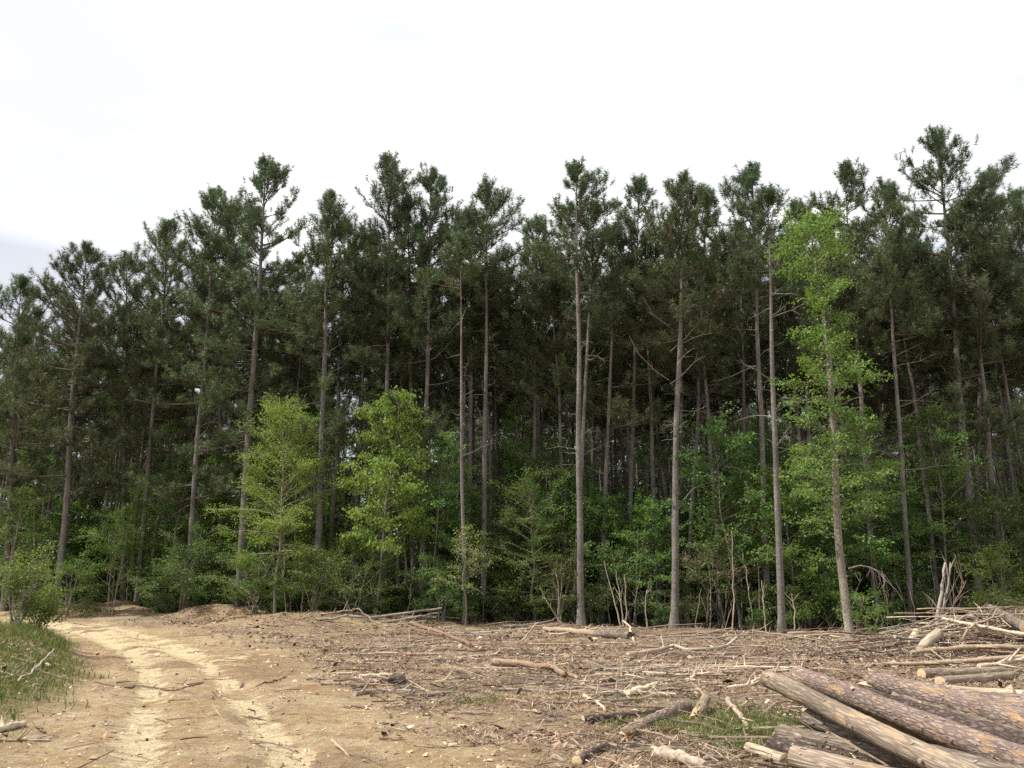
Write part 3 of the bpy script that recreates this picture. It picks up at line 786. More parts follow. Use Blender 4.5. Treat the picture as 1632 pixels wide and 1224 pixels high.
SPEC = [
 # name, label, cat, px, D, top py, half px, lo, nb, nsub, nleaf, leaf, cols, extra
 ('oak_tree', 'bushy yellow green young oak on a thin pale trunk by the road mound', 'tree', 437, 38.0, 672, 82, .30, 60, 10, 15, .10, (YG, YG2), dict(dense=1.7, prof=([0, .2, .5, .8, 1], [.85, 1.05, 1.0, .85, .42]), flat=.5, clump=.15, e_lo=12, e_hi=60, r0=.07, droop=.15, wood=(.36, .31, .25))),
 ('oak_sapling', 'taller whippy sapling with thin top behind the yellow green oak', 'sapling', 462, 39.5, 645, 45, .35, 24, 6, 12, .10, (GR, YG2), dict(r0=.045, wood=(.36, .31, .25))),
 ('hickory_tree', 'rounded bright hickory with large drooping leaves between two pines', 'tree', 598, 36.6, 640, 70, .28, 54, 9, 16, .14, ((.155, .25, .05), (.24, .32, .07)), dict(droop=.75, flat=.5, r0=.06, clump=.14, prof=([0, .2, .5, .8, 1], [1, 1.05, .95, .78, .38]))),
 ('green_tree', 'mid green tree on a leaning whitish stem right of the hickory', 'tree', 683, 37.4, 692, 46, .42, 36, 8, 16, .12, (GR, GR2), dict(r0=.05, e_lo=15, prof=([0, .3, .7, 1], [.9, 1, .8, .3]))),
 ('green_tree', 'shorter dark leafed tree tucked low behind the hickory', 'tree', 640, 39.0, 760, 70, .12, 40, 8, 18, .11, (GR, DG2), dict()),
 ('dogwood', 'small dogwood with cream blossoms in front of the slender pale pine', 'tree', 742, 34.6, 842, 36, .35, 22, 6, 12, .075, (YG, YG2), dict(blossom=.22, r0=.03, flat=.3)),
 ('maple_tree', 'wide low green maple filling the gap left of the spire topped pine', 'tree', 852, 36.8, 762, 78, .14, 56, 9, 18, .085, ((.075, .135, .03), (.13, .18, .04)), dict(flat=.3, r0=.05)),
 ('green_tree', 'slim green tree seen high in the gap behind the wide low maple', 'tree', 822, 43.0, 640, 46, .3, 34, 8, 15, .12, (GR, GR2), dict()),
 ('green_tree', 'fresh green tree beside the dim trunk behind the spire topped pine', 'tree', 902, 42.0, 690, 40, .3, 30, 8, 14, .12, (GR, GR2), dict()),
 ('shrub', 'dark green bushy shrub right of the spire topped pine', 'shrub', 1012, 36.2, 835, 52, .08, 36, 8, 16, .09, (DG, GR2), dict(stems=3, spread=.5)),
 ('green_tree', 'soft green tree in the dark gap right of the broad brown pine', 'tree', 1150, 40.5, 725, 66, .28, 38, 8, 16, .11, (GR, (.10, .16, .04)), dict()),
 ('brown_sapling', 'olive brown sapling clump left of the dark pine pair', 'sapling', 1150, 34.6, 838, 60, .45, 34, 8, 14, .08, (BR, BR2), dict(stems=5, spread=1.3, r0=.022, wood=(.38, .31, .23))),
 ('green_tree', 'dull green understory tree left of the sweetgum trunk', 'tree', 1290, 36.5, 770, 52, .12, 36, 8, 15, .1, (DG, GR), dict()),
 ('green_tree', 'tall dull green understory tree right of the mottled pine trunk', 'tree', 1500, 40.0, 690, 62, .12, 46, 8, 16, .1, (DG, (.075, .12, .035)), dict()),
 ('green_tree', 'dense dark green tree below the pine cut by the right edge', 'tree', 1600, 37.0, 780, 62, .08, 48, 8, 17, .1, (DG, DG2), dict()),
 ('shrub', 'pale lime shrub beside the slash pile at the right edge', 'shrub', 1612, 27.5, 872, 46, .15, 34, 8, 16, .085, (YG, (.18, .22, .06)), dict(stems=3, spread=.4, flat=.6)),
 ('shrub', 'small leafy shrub at the foot of the sweetgum', 'shrub', 1395, 27.8, 948, 36, .2, 16, 5, 12, .09, (GR, YG), dict(stems=3, spread=.5, flat=.3)),
 ('shrub', 'bright yellow green bush on the grassy bank at the left edge', 'shrub', 18, 20.5, 872, 40, .06, 30, 6, 12, .075, ((.115, .185, .04), (.19, .245, .06)), dict(stems=7, spread=.5, e_lo=50, e_hi=82, flat=1.0, dense=.9, sag=0)),
 ('shrub', 'lower rounded yellow green bush beside the bright bush on the bank', 'shrub', 50, 21.8, 935, 24, .06, 26, 8, 14, .07, ((.12, .18, .04), (.17, .22, .05)), dict(stems=6, spread=.35, e_lo=50, e_hi=80, flat=1.0, dense=.9, sag=0)),
 ('shrub', 'dark shrub at the foot of the leaning pine by the road bend', 'shrub', 104, 42.8, 872, 42, .1, 36, 8, 16, .1, (DG, YG), dict(stems=4, spread=.5)),
 ('sapling', 'feathery sapling on thin stems left of the dark round shrub', 'sapling', 178, 43.2, 760, 48, .25, 36, 7, 13, .10, (GR, YG), dict(stems=4, spread=.9, r0=.03, e_lo=35, e_hi=65, wood=(.32, .28, .22), dense=2.2)),
 ('shrub', 'large dark round shrub overhanging the dirt berm', 'shrub', 288, 42.0, 842, 66, .05, 60, 9, 19, .1, (DG, GR), dict(stems=4, spread=.8)),
 ('green_tree', 'green tree with layered boughs behind the dark round shrub', 'tree', 262, 46.5, 738, 56, .2, 42, 8, 16, .13, (GR, GR2), dict(flat=.25)),
 ('green_tree', 'tall fresh green tree behind the tallest left pine', 'tree', 436, 46.0, 596, 52, .3, 44, 8, 16, .13, (GR, GR2), dict()),
 ('green_tree', 'fresh green tree right of the layered tree, behind the oak', 'tree', 350, 45.0, 730, 52, .2, 40, 8, 16, .13, (GR, YG), dict(flat=.3)),
 ('green_tree', 'shaded yellow green tree at the left edge above the bank bush', 'tree', 4, 44.5, 780, 66, .15, 44, 8, 16, .12, (DG, YG), dict(flat=.3)),
 ('green_tree', 'tall shaded tree at the left behind the leaning pine', 'tree', 52, 49.0, 690, 62, .15, 48, 8, 16, .13, (DG, GR), dict()),
 ('green_tree', 'dim green tree under the half hidden left pine', 'tree', 228, 49.0, 640, 52, .3, 42, 8, 15, .13, (GR, GR2), dict()),
 ('shrub', 'low leafy thicket at the foot of the hickory', 'shrub', 560, 36.2, 880, 58, .05, 46, 8, 17, .09, (DG, YG), dict(stems=5, spread=1.0)),
 ('shrub', 'low leafy thicket at the foot of the slender pale pine', 'shrub', 705, 36.0, 865, 46, .05, 40, 8, 17, .09, (DG, GR2), dict(stems=5, spread=.9)),
 ('shrub', 'low leafy thicket around the foot of the young oak', 'shrub', 400, 39.2, 858, 58, .08, 40, 8, 16, .1, (DG, YG), dict(stems=5, spread=1.0)),
 ('shrub', 'twiggy shrub at the foot of the straight reddish pine', 'shrub', 500, 37.6, 868, 42, .1, 32, 8, 16, .09, (DG, YG), dict(stems=5, spread=.8)),
 ('shrub', 'olive shrub between the wide low maple and the spire topped pine', 'shrub', 892, 35.2, 872, 34, .15, 28, 7, 13, .08, (BR, YG), dict(stems=4, spread=.5)),
]
for (nm, label, cat, px, D, tpy, hw, lo, nb, nsub, nleaf, leaf, cols, ex) in SPEC:
    b = base_at(px, D)
    H = hgt(tpy, D, b); R = m_px(hw, D)
    kw = dict(ex)
    path = None
    if label.startswith('mid green tree on a leaning'):
        path = sway_path(np.array((.55, 0, H)), 18, .05)
    plant(nm, label, cat, b, broadleaf(H, R, lo, nb, nsub, nleaf, leaf, cols[0], cols[1], path=path, **({'dense': 1.1} | kw)))

# understory trees inside the wood: a small library, each one a thing
ULIB = []; LIBH = []
# the wood behind is no taller than what shows between the front crowns
SIL = ([0, 140, 300, 425, 520, 622, 690, 775, 850, 918, 1010, 1086, 1198, 1280, 1344, 1406, 1490, 1576, 1632],
       [485, 440, 400, 365, 365, 350, 345, 350, 370, 360, 350, 345, 345, 350, 330, 335, 310, 310, 320])
for i in range(7):
    H = [4.5, 6.0, 7.5, 9.0, 3.2, 5.5, 10.5][i]
    c = [(DG, GR), (GR, GR2), (DG, GR), (GR, GR2), (DG, YG), (GR, YG), (GR, GR2)][i]
    ULIB.append((H, broadleaf(H, H * .24 + .5, .12 if H < 6 else .25, 44, 8, 17, .115, c[0], c[1], flat=.35, wood=(.15, .125, .10), r0=.006 * H + .008, dense=1.1)))
uused = {}
placed = 0; tries = 0; US = []
while placed < 175 and tries < 5000:
    tries += 1
    x = rng.uniform(-34, 34); e = edge_y(np.array([x]))[0]; y = e + 1.8 + rng.exponential(10.0)
    if y > 88 or abs(x) > .72 * y: continue
    if any((a - x) ** 2 + (b_ - y) ** 2 < 1.6 for a, b_ in US): continue
    right = sstep(4, 16, x)
    if y < e + 8 and rng.random() < .4 * right: continue
    US.append((x, y))
    k = int(rng.integers(len(ULIB)))
    if k in (3, 6) and rng.random() < .5: k = 1
    H, ms_ = ULIB[k]
    lab, grp = 'leafy understory tree among the trunks behind ' + mark(x, y), 'understory trees inside the wood'
    if k not in uused:
        t, kids = plant('understory_tree', lab, 'tree', (0, 0, 0), ms_, grp, M_PINE); uused[k] = (t, kids)
    else: t = copy_tree(*uused[k], lab, grp)
    s_ = rng.uniform(.75, 1.15)
    t.location = (x, y, gz1(x, y) - .03); t.rotation_euler = (0, 0, rng.random() * 6.28); t.scale = (s_, s_, s_)
    placed += 1
# low brush along the foot of the wood
BLIB = [broadleaf(1.3, .75, .05, 22, 6, 13, .085, c[0], c[1], stems=4, spread=.35, e_lo=30, e_hi=65) for c in ((GR, YG), (DG, YG), (BR, GR), (DG, GR))]
bused = {}
for i in range(84):
    x = rng.uniform(-27, 26) if i % 3 else rng.uniform(-24, 4); e = edge_y(np.array([x]))[0]; y = e + .5 + rng.exponential(2.2)
    if 4.5 < x < 16 and rng.random() < .45: continue
    k = int(rng.integers(4))
    lab, grp = 'low leafy brush at the foot of the wood near ' + mark(x, y), 'brush along the foot of the wood'
    if k not in bused:
        t, kids = plant('shrub', lab, 'shrub', (0, 0, 0), BLIB[k], grp); bused[k] = (t, kids)
    else: t = copy_tree(*bused[k], lab, grp)
    s_ = rng.uniform(.5, 1.4)
    t.location = (x, y, gz1(x, y) - .03); t.rotation_euler = (0, 0, rng.random() * 6.28); t.scale = (s_, s_, s_)

# the far side of the wood, past the trees that can be told apart
k = 170000
cx_ = rng.uniform(-95, 95, 2600); cy_ = rng.uniform(93, 112, 2600); cz_ = rng.uniform(0, 1, 2600) ** .9 * 16.5
ci = rng.integers(0, 2600, k)
p = np.stack([cx_[ci], cy_[ci], cz_[ci] - .6], -1) + rng.normal(size=(k, 3)) * np.array((.9, .9, .55))
d1 = rand_unit(k) * .70; d2 = rand_unit(k) * .42
V = np.stack([p - d1, p + d2, p + d1], 1).reshape(-1, 3)
cc = np.where(rng.random((k, 1)) < .6, np.array([[.055, .08, .045]]), np.array([[.07, .11, .05]])) * (.7 + .6 * rng.random((k, 1)))
fw = link('far_wood', mesh_np('far_wood', V, np.arange(k * 3).reshape(-1, 3), None, np.repeat(cc, 3, 0)), M_NEEDLE)
tag(fw, 'dark mass of the far side of the wood', 'wood', kind='stuff')
# ------------------------------------------------------------------ logs, branches, sticks
TAN = (0.33, 0.25, 0.175); PALE_C = (0.46, 0.38, 0.28); GREYW = (0.26, 0.22, 0.18); BROWN = (0.165, 0.115, 0.082); REDB = (0.20, 0.12, 0.085)
def stick_mesh(pts, r0, r1, col, sides=6, twigs=0, tw_len=.3, jig=.12):
    pts = np.asarray(pts, float); n = len(pts)
    g = Geo()
    rr = np.linspace(r0, r1, n) * (1 + jig * rng.normal(size=n))
    V, Q = tubes(pts[None], np.abs(rr)[None], sides)
    cc = np.array(col) * (0.82 + .36 * rng.random((len(V), 1)))
    g.add(V, None, Q, cc)
    for e, sgn in ((0, 1), (n - 1, -1)):
        ring = np.arange(sides) + e * sides
        c = V[ring].mean(0)
        VV = np.vstack([V[ring], c[None]]); a_ = np.arange(sides); b_ = np.roll(a_, -1)
        TT = np.stack([a_, np.full(sides, sides), b_], -1)
        g.add(VV, TT if sgn > 0 else TT[:, ::-1], None, np.array(col) * 1.35)
    if twigs:
        ii = rng.integers(1, n - 1, twigs)
        tg = nrm(pts[np.minimum(ii + 1, n - 1)] - pts[ii - 1])
        d = nrm(tg + rand_unit(twigs) * .9 + np.array((0, 0, .35)))
        ll = tw_len * rng.uniform(.4, 1.2, twigs)[:, None]
        p = np.stack([pts[ii], pts[ii] + d * ll * .5, pts[ii] + d * ll + rand_unit(twigs) * ll * .15], 1)
        V, Q = tubes(p, np.tile([r1 * .7 + .003, r1 * .5 + .002, .002], (twigs, 1)), 4)
        g.add(V, None, Q, np.array(col) * 1.1)
    return g
def log(name, label, cat, A, B, ra, rb, mat, bend=0.0, ends=(True, True), group=None, lump=0.05, flakes=0, sides=20, rings=44, splinter=False, end_mat=None):
    A = np.array(A, float); B = np.array(B, float)
    L = np.linalg.norm(B - A)
    zdir = (B - A) / L
    z = np.linspace(0, L, rings); t = z / L
    r = ra * (1 - t) + rb * t
    ang = np.arange(sides) / sides * 2 * PI
    sx = rng.random() * 50
    n1_ = fbm(sx + z[:, None] * 2.0 + 0 * ang[None], 3 + np.cos(ang)[None] * 1.3 + np.sin(ang)[None] * .9 + 0 * z[:, None], 3) - .5
    n2_ = fbm(sx + z[:, None] * 9.0 + 0 * ang[None], 7 + np.cos(ang)[None] * 4 + np.sin(ang)[None] * 3 + 0 * z[:, None], 3) - .5
    rad = r[:, None] * (1 + lump * 3.2 * n1_ + lump * 2.0 * n2_)
    cx = bend * np.sin(PI * t) + .012 * np.sin(5 * t + sx); cy = .35 * bend * np.sin(2 * PI * t + 1)
    zz = np.repeat(z[:, None], sides, 1).copy()
    if splinter:
        zz[0] += np.abs(rng.normal(size=sides)) * ra * 2.2; zz[1] = np.maximum(zz[1], zz[0] + .01); zz[2] = np.maximum(zz[2], zz[1] + .01)
        zz[3] = np.maximum(zz[3], zz[2] + .01); zz[4] = np.maximum(zz[4], zz[3] + .01)
    V = np.stack([cx[:, None] + rad * np.cos(ang), cy[:, None] + rad * np.sin(ang), zz], -1)
    idx = np.arange(rings * sides).reshape(rings, sides)
    Q = np.stack([idx[:-1], np.roll(idx[:-1], -1, 1), np.roll(idx[1:], -1, 1), idx[1:]], -1).reshape(-1, 4)
    # the far ends stay open under the cut faces
    t_ = thing(name, label, cat, A, group)
    t_.rotation_mode = 'QUATERNION'; t_.rotation_quaternion = Vector(zdir).to_track_quat('Z', 'Y')
    link('bark', mesh_np('bark', V.reshape(-1, 3), None, Q, None, True), mat, t_)
    for which, ring in ((0, 0), (1, rings - 1)):
        if not ends[which]: continue
        rim = V[ring]; c = rim.mean(0)
        inner = c + (rim - c) * .5; inner[:, 2] += (-.006 if which == 0 else .006)
        cc = np.array([[c[0], c[1], c[2] + (-.008 if which == 0 else .008)]])
        VV = np.vstack([rim, inner, cc]); a_ = np.arange(sides); b_ = np.roll(a_, -1)
        QQ = np.stack([a_, a_ + sides, b_ + sides, b_], -1); TT = np.stack([a_ + sides, np.full(sides, 2 * sides), b_ + sides], -1)
        if which: QQ = QQ[:, ::-1]; TT = TT[:, ::-1]
        off = np.array((c[0], c[1], c[2]))
        e = link('cut_end', mesh_np('cut_end', VV - off, TT, QQ, None, False), end_mat or M_END, t_, off)
    ns_ = int(L * .55) if flakes and L > 2 else 0
    for q0 in range(ns_):
        i_ = int(rng.integers(3, rings - 4)); a_ = int(rng.integers(0, sides))
        ax_ = np.array((cx[i_], cy[i_], z[i_])); o_v = V[i_, a_]; n_v = nrm(o_v - ax_) + np.array((0, 0, .35))
        ll = rng.uniform(.012, .05); rs = rng.uniform(.012, .024)
        g_ = stick_mesh(np.array([o_v - n_v * .03, o_v + n_v * ll * .5, o_v + n_v * ll]) - o_v, rs * 1.3, rs, (.30, .235, .175), 7)
        link('branch_stub', g_.mesh('branch_stub', True), M_STICK, t_, o_v)
    if flakes:
        k = flakes // 2
        fi = rng.integers(1, rings - 2, k); fa = rng.integers(0, sides, k)
        ctr = V[fi, fa]; axis_ = np.stack([cx[fi], cy[fi], z[fi]], -1)
        nr = ctr - axis_; nr[:, 2] = 0; nr = nrm(nr)
        tn = np.cross(nr, np.array((0, 0, 1.0)))
        hw_ = rng.uniform(.006, .018, k)[:, None]; hl = rng.uniform(.012, .04, k)[:, None]; lift = rng.uniform(.002, .008, k)[:, None]
        zv = np.array((0, 0, 1.0))
        c0 = ctr + nr * .003
        F = np.stack([c0 - tn * hw_ - zv * hl, c0 + tn * hw_ - zv * hl * .7 , c0 + tn * hw_ * .8 + zv * hl + nr * lift, c0 - tn * hw_ * .7 + zv * hl * .8 + nr * lift * .6], 1).reshape(-1, 3)
        cols = np.array([(.29, .22, .18), (.24, .18, .145), (.29, .22, .18), (.26, .19, .15)])[rng.integers(0, 4, k)]
        fo = link('loose_bark', mesh_np('loose_bark', F, None, np.arange(k * 4).reshape(-1, 4), np.repeat(cols, 4, 0)), M_STICK, t_)
        tag(fo, kind='stuff')
    return t_
P3 = pt
def ph(px, py, h):                                    # point on a pixel's ray, h above the ground
    d = ray(px, py); t = np.arange(3.0, 60.0, 0.02)
    b = np.nonzero(CAM_Z + t * d[2] < gz(t * d[0], t * d[1]) + h)[0]
    return d * t[b[0]] + np.array((0, 0, CAM_Z))
PILE = 'logs of the pile in the near right corner'
# A and B: pixel and distance of the centre line; B often lies outside the frame
log('pine_log', 'peeled olive tan log lying on top along the left of the log pile', 'log', P3(1224, 1084, 10.4), P3(1650, 1292, 5.7), .105, .100, M_LOG_PEEL, .05, group=PILE, flakes=50)
log('pine_log', 'long pink flaky barked log across the middle of the log pile', 'log', P3(1270, 1078, 11.4), P3(1760, 1262, 6.6), .125, .128, M_LOG_PINK, .03, group=PILE, lump=.07, flakes=320)
log('pine_log', 'thick rough log with broken splintered end at the back of the log pile', 'log', P3(1372, 1076, 12.2), P3(1800, 1202, 7.9), .145, .155, M_LOG_PINK, -.04, group=PILE, lump=.09, flakes=260, splinter=True)
log('pine_log', 'shorter peeled log wedged between the pink log and the thick back log', 'log', P3(1490, 1136, 10.6), P3(1760, 1238, 7.2), .092, .10, M_LOG_PEEL, .02, group=PILE, flakes=90)
log('pine_log', 'dark log shaded under the peeled olive top log', 'log', ph(1290, 1146, .24), ph(1560, 1236, .22), .098, .10, M_LOG_GREY, .02, group=PILE, flakes=60)
log('pine_log', 'grey ridged log with pale end, second from the front of the pile', 'log', ph(1246, 1168, .12), ph(1540, 1238, .12), .10, .10, M_LOG_GREY, -.02, group=PILE, lump=.07, flakes=90)
log('pine_log', 'purplish dark log at the left front of the log pile', 'log', ph(1230, 1189, .11), ph(1470, 1256, .11), .092, .098, M_LOG_DARK, .02, group=PILE, flakes=60)
log('pine_log', 'tan front log with sawn end at the bottom of the picture', 'log', ph(1268, 1206, .13), ph(1500, 1268, .12), .105, .108, M_LOG_PEEL, .0, group=PILE, flakes=70)
log('pine_log', 'short whitish peeled bolt poking out at the pile foot', 'log', ph(1192, 1192, .07), ph(1252, 1212, .06), .055, .062, M_BLEACH, .0, group=PILE, rings=14)
log('pine_log', 'dark log in the gap under the splintered back log', 'log', ph(1356, 1104, .2), ph(1660, 1200, .2), .13, .14, M_LOG_DARK, .0, group=PILE, flakes=60)
log('pine_log', 'bottom log under the pink log at the lower right', 'log', ph(1420, 1196, .2), ph(1760, 1290, .2), .14, .15, M_LOG_GREY, .0, group=PILE, flakes=40)
log('pine_log', 'rough log along the right back of the pile below the white splinter', 'log', ph(1520, 1118, .2), ph(1820, 1150, .2), .15, .16, M_LOG_PINK, .03, group=PILE, lump=.09, flakes=200)

log('pine_log', 'slim tan log squeezed between the olive top log and the pink log', 'log', P3(1330, 1112, 10.9), P3(1740, 1282, 6.9), .075, .085, M_LOG_PEEL, .02, group=PILE, flakes=60)
log('pine_log', 'slim grey log lying on the back of the pink log', 'log', P3(1430, 1108, 11.2), P3(1780, 1216, 7.9), .08, .085, M_LOG_GREY, -.02, group=PILE, flakes=60)
log('pine_log', 'low dark log lying along the front of the tan sawn log', 'log', ph(1300, 1218, .08), ph(1440, 1262, .08), .075, .08, M_LOG_DARK, .0, group=PILE, flakes=30)
log('pine_log', 'thin bleached log behind the thick splintered back log', 'log', ph(1440, 1096, .12), ph(1700, 1112, .12), .075, .08, M_BLEACH, .02, group=PILE, flakes=30)
def stick(name, label, cat, px, r0, r1, col, lift=None, twigs=0, tw_len=.3, group=None, n=10, wig=.02, sides=7, mat=None):
    """px: list of photo pixels on the ground (or explicit 3D points when given as arrays of length 3)"""
    W = [at(*p) if len(p) == 2 else np.array(p, float) for p in px]
    for k, w_ in enumerate(W):
        if len(px[k]) == 2: w_[2] += max(r0, r1) * .75 + (lift[k] if lift else 0)
    W = np.array(W)
    seg = np.concatenate([[0], np.cumsum(np.linalg.norm(np.diff(W, axis=0), axis=1))]); seg /= seg[-1]
    u = np.linspace(0, 1, n)
    P = np.stack([np.interp(u, seg, W[:, k]) for k in range(3)], -1)
    L = np.linalg.norm(P[-1] - P[0])
    P[1:-1] += rng.normal(size=(n - 2, 3)) * wig * np.array((1, 1, .4)) * min(L, 1.5)
    gl = gz(P[:, 0], P[:, 1]) + max(r0, r1) * .5
    P[:, 2] = np.maximum(P[:, 2], gl)
    c = P[0].copy()
    g = stick_mesh(P - c, r0, r1, col, sides, twigs, tw_len)
    o = link(name, g.mesh(name, True), mat or M_STICK, None, c)
    return tag(o, label, cat, group)

STICKS = [
 ('fallen_pole', 'long thin grey pole lying raised at the wood edge left of centre', 'pole', [tuple(pt(548, 990, 34.6)), tuple(pt(705, 969, 34.9))], .075, .045, GREYW, [.0, .35], 3, .5),
 ('fallen_pole', 'second thinner pole under the long grey pole at the wood edge', 'pole', [tuple(pt(606, 994, 34.2)), tuple(pt(698, 977, 34.6))], .05, .035, GREYW, [.0, .2], 2, .4),
 ('branch', 'forked bare branch bent over beside the long grey pole', 'branch', [tuple(pt(608, 1006, 33.8)), tuple(pt(588, 984, 34)), tuple(pt(572, 968, 34.2)), tuple(pt(560, 974, 34.4))], .04, .02, TAN, None, 4, .5),
 ('fallen_log', 'brown log slanting down the clearing left of centre', 'log', [(655, 996), (700, 1010), (750, 1032)], .085, .06, (.23, .15, .10), None, 0, .3),
 ('fallen_log', 'short dark log just below the slanting brown log', 'log', [(665, 1008), (706, 1016)], .075, .06, BROWN, None, 1, .3),
 ('branch', 'long pale branch in the bundle left of centre', 'branch', [(578, 1040), (630, 1030), (680, 1022)], .04, .02, PALE_C, None, 5, .5),
 ('branch', 'upper grey branch of the bundle left of centre', 'branch', [(605, 1032), (640, 1026), (672, 1018)], .035, .018, TAN, None, 4, .5),
 ('branch', 'lower crooked branch of the bundle left of centre', 'branch', [(600, 1040), (660, 1032), (720, 1024), (762, 1030)], .04, .02, TAN, None, 5, .4),
 ('branch', 'dark straight branch right of the bundle of branches', 'branch', [(700, 1036), (760, 1040), (808, 1036)], .04, .025, BROWN, None, 3, .3),
 ('branch', 'bleached stick pointing right across the reddish mulch', 'branch', [(735, 1050), (790, 1044), (812, 1036)], .03, .015, PALE_C, None, 2, .3),
 ('fallen_log', 'bowed brown log across the middle of the clearing', 'log', [(786, 1064), (830, 1067), (880, 1074), (922, 1088)], .075, .04, (.27, .185, .125), [.05, .08, .05, 0], 3, .35),
 ('branch', 'light peeled log piece in front of the dark stump debris', 'branch', [(572, 1082), (624, 1080)], .05, .045, PALE_C, None, 0, .3),
 ('branch', 'grey forked branch below the dark stump debris', 'branch', [(565, 1110), (610, 1104), (655, 1105)], .045, .025, GREYW, None, 5, .4),
 ('branch', 'thin dark branch left of the dark stump debris', 'branch', [(560, 1100), (600, 1092), (632, 1090)], .03, .018, BROWN, None, 3, .3),
 ('branch', 'pale stick slanting up right of the dark stump debris', 'branch', [(693, 1090), (732, 1080)], .025, .015, PALE_C, None, 2, .3),
 ('branch', 'short yellowish stick alone on the bare soil by the road', 'branch', [(580, 1134), (592, 1122)], .018, .012, PALE_C, None, 0, .3),
 ('fallen_log', 'thin straight log end to end with the hollow log at the wood edge', 'log', [(868, 1006), (950, 1014)], .10, .12, TAN, None, 2, .4),
 ('branch', 'pale curved branch arching over the end of the hollow log', 'branch', [(1010, 1024), (1004, 1012), (994, 1007)], .06, .05, PALE_C, [0, .25, .35], 0, .3),
 ('fallen_branch', 'long crooked bleached log right of centre with upturned end', 'log', [(1000, 1046), (1050, 1041), (1075, 1037), (1095, 1041), (1130, 1039), (1160, 1036), (1176, 1030)], .058, .036, (.40, .33, .255), [0, .04, .1, .03, .03, .08, .22], 4, .4),
 ('leaning_stick', 'pale stick stuck in the ground leaning right in the clearing', 'stick', [(832, 1023), tuple(pt(858, 992, 27.5))], .035, .022, PALE_C, None, 0, .3),
 ('branch', 'grey crooked branch lying at the wood edge behind the leaning stick', 'branch', [(800, 1000), (850, 998), (880, 994), (906, 986)], .06, .03, GREYW, [0, 0, .05, .3], 3, .5),
 ('wood_slab', 'bright split slab among the brush right of the centre', 'slab', [(1000, 1110), (1022, 1102), (1046, 1094)], .06, .03, (.58, .47, .32), None, 0, .3),
 ('branch', 'bleached short branch slanting down left of the split slab', 'branch', [(932, 1112), (948, 1122), (964, 1136)], .035, .02, (.52, .44, .33), None, 2, .3),
 ('branch', 'thin branch crossing the brush heap behind the split slab', 'branch', [(925, 1096), (970, 1086), (1005, 1078)], .035, .02, TAN, None, 4, .35),
 ('branch', 'long bent branch left of the crooked bleached log', 'branch', [(925, 1078), (960, 1066), (1000, 1060)], .035, .02, GREYW, None, 4, .35),
 ('branch', 'dark branch in the left of the brush heap behind the split slab', 'branch', [(915, 1102), (950, 1094), (985, 1090)], .035, .02, BROWN, None, 4, .35),
 ('branch', 'pale branch right of the brush heap, pointing at the log pile', 'branch', [(1100, 1084), (1128, 1075), (1168, 1068)], .03, .02, PALE_C, None, 3, .3),
 ('branch', 'thin pale branch lying above the peeled top log', 'branch', [(1170, 1066), (1210, 1066), (1260, 1068)], .04, .025, PALE_C, None, 3, .3),
 ('branch', 'broken white stick left of the peeled top log end', 'branch', [(1160, 1099), (1195, 1096), (1213, 1088)], .03, .02, (.5, .41, .3), [0, .02, .1], 3, .25),
 ('branch', 'arching pale branch at the foot of the dark pine pair', 'branch', [(1166, 1020), (1200, 1013), (1260, 1020), (1318, 1026)], .04, .025, TAN, [0, .15, .1, 0], 3, .4),
 ('branch', 'light branch lying under the sweetgum trunk', 'branch', [(1325, 1022), (1370, 1028), (1400, 1036)], .05, .03, PALE_C, [.12, .05, 0], 3, .4),
 ('stick', 'thin twisted vine stem lying across the left wheel track', 'stick', [(152, 1088), (170, 1092), (190, 1096), (206, 1098), (215, 1094), (240, 1096), (280, 1102), (322, 1090)], .018, .012, (.2, .14, .09), None, 2, .2),
 ('stick', 'short curved twig beside the vine stem on the road', 'stick', [(282, 1090), (298, 1092), (325, 1088)], .014, .01, (.2, .14, .09), None, 1, .2),
 ('stick', 'thin dark stick right of the right wheel track', 'stick', [(408, 1096), (458, 1080)], .016, .01, (.16, .11, .075), None, 1, .2),
 ('branch', 'pale broken branch at the left picture edge', 'branch', [(-10, 1172), (14, 1164), (38, 1160)], .05, .04, PALE_C, None, 2, .3),
 ('stick', 'thin forked stick in front of the pale broken branch', 'stick', [(-5, 1184), (40, 1182), (80, 1182)], .016, .01, GREYW, None, 4, .25),
 ('stick', 'short stub stick right of the pale broken branch', 'stick', [(58, 1160), (72, 1170)], .02, .015, BROWN, None, 1, .2),
 ('stick', 'grey stick leaning across the grassy bank', 'stick', [(28, 1090), tuple(pt(86, 1034, 17.0))], .022, .012, (.36, .31, .25), None, 3, .3),
 ('stick', 'short dark forked stick standing on the bank edge', 'stick', [(60, 1032), tuple(pt(70, 1016, 20.0))], .02, .012, BROWN, None, 3, .3),
 ('wood_slab', 'grey splintered slab at the bottom edge left of the log pile', 'slab', [(1042, 1211), (1080, 1216), (1125, 1232)], .075, .05, (.36, .29, .22), None, 0, .2),
 ('branch', 'short leaning bark covered stick in the green moss by the pile', 'branch', [(1162, 1134), (1178, 1150), (1192, 1166)], .035, .03, TAN, [.12, .06, 0], 1, .2),
]
for (nm, label, cat, px, r0, r1, col, lift, tw, twl) in STICKS:
    stick(nm, label, cat, px, r0, r1, col, lift, tw, twl, wig=.02 if len(px) < 6 else .006, n=max(10, 3 * len(px)))
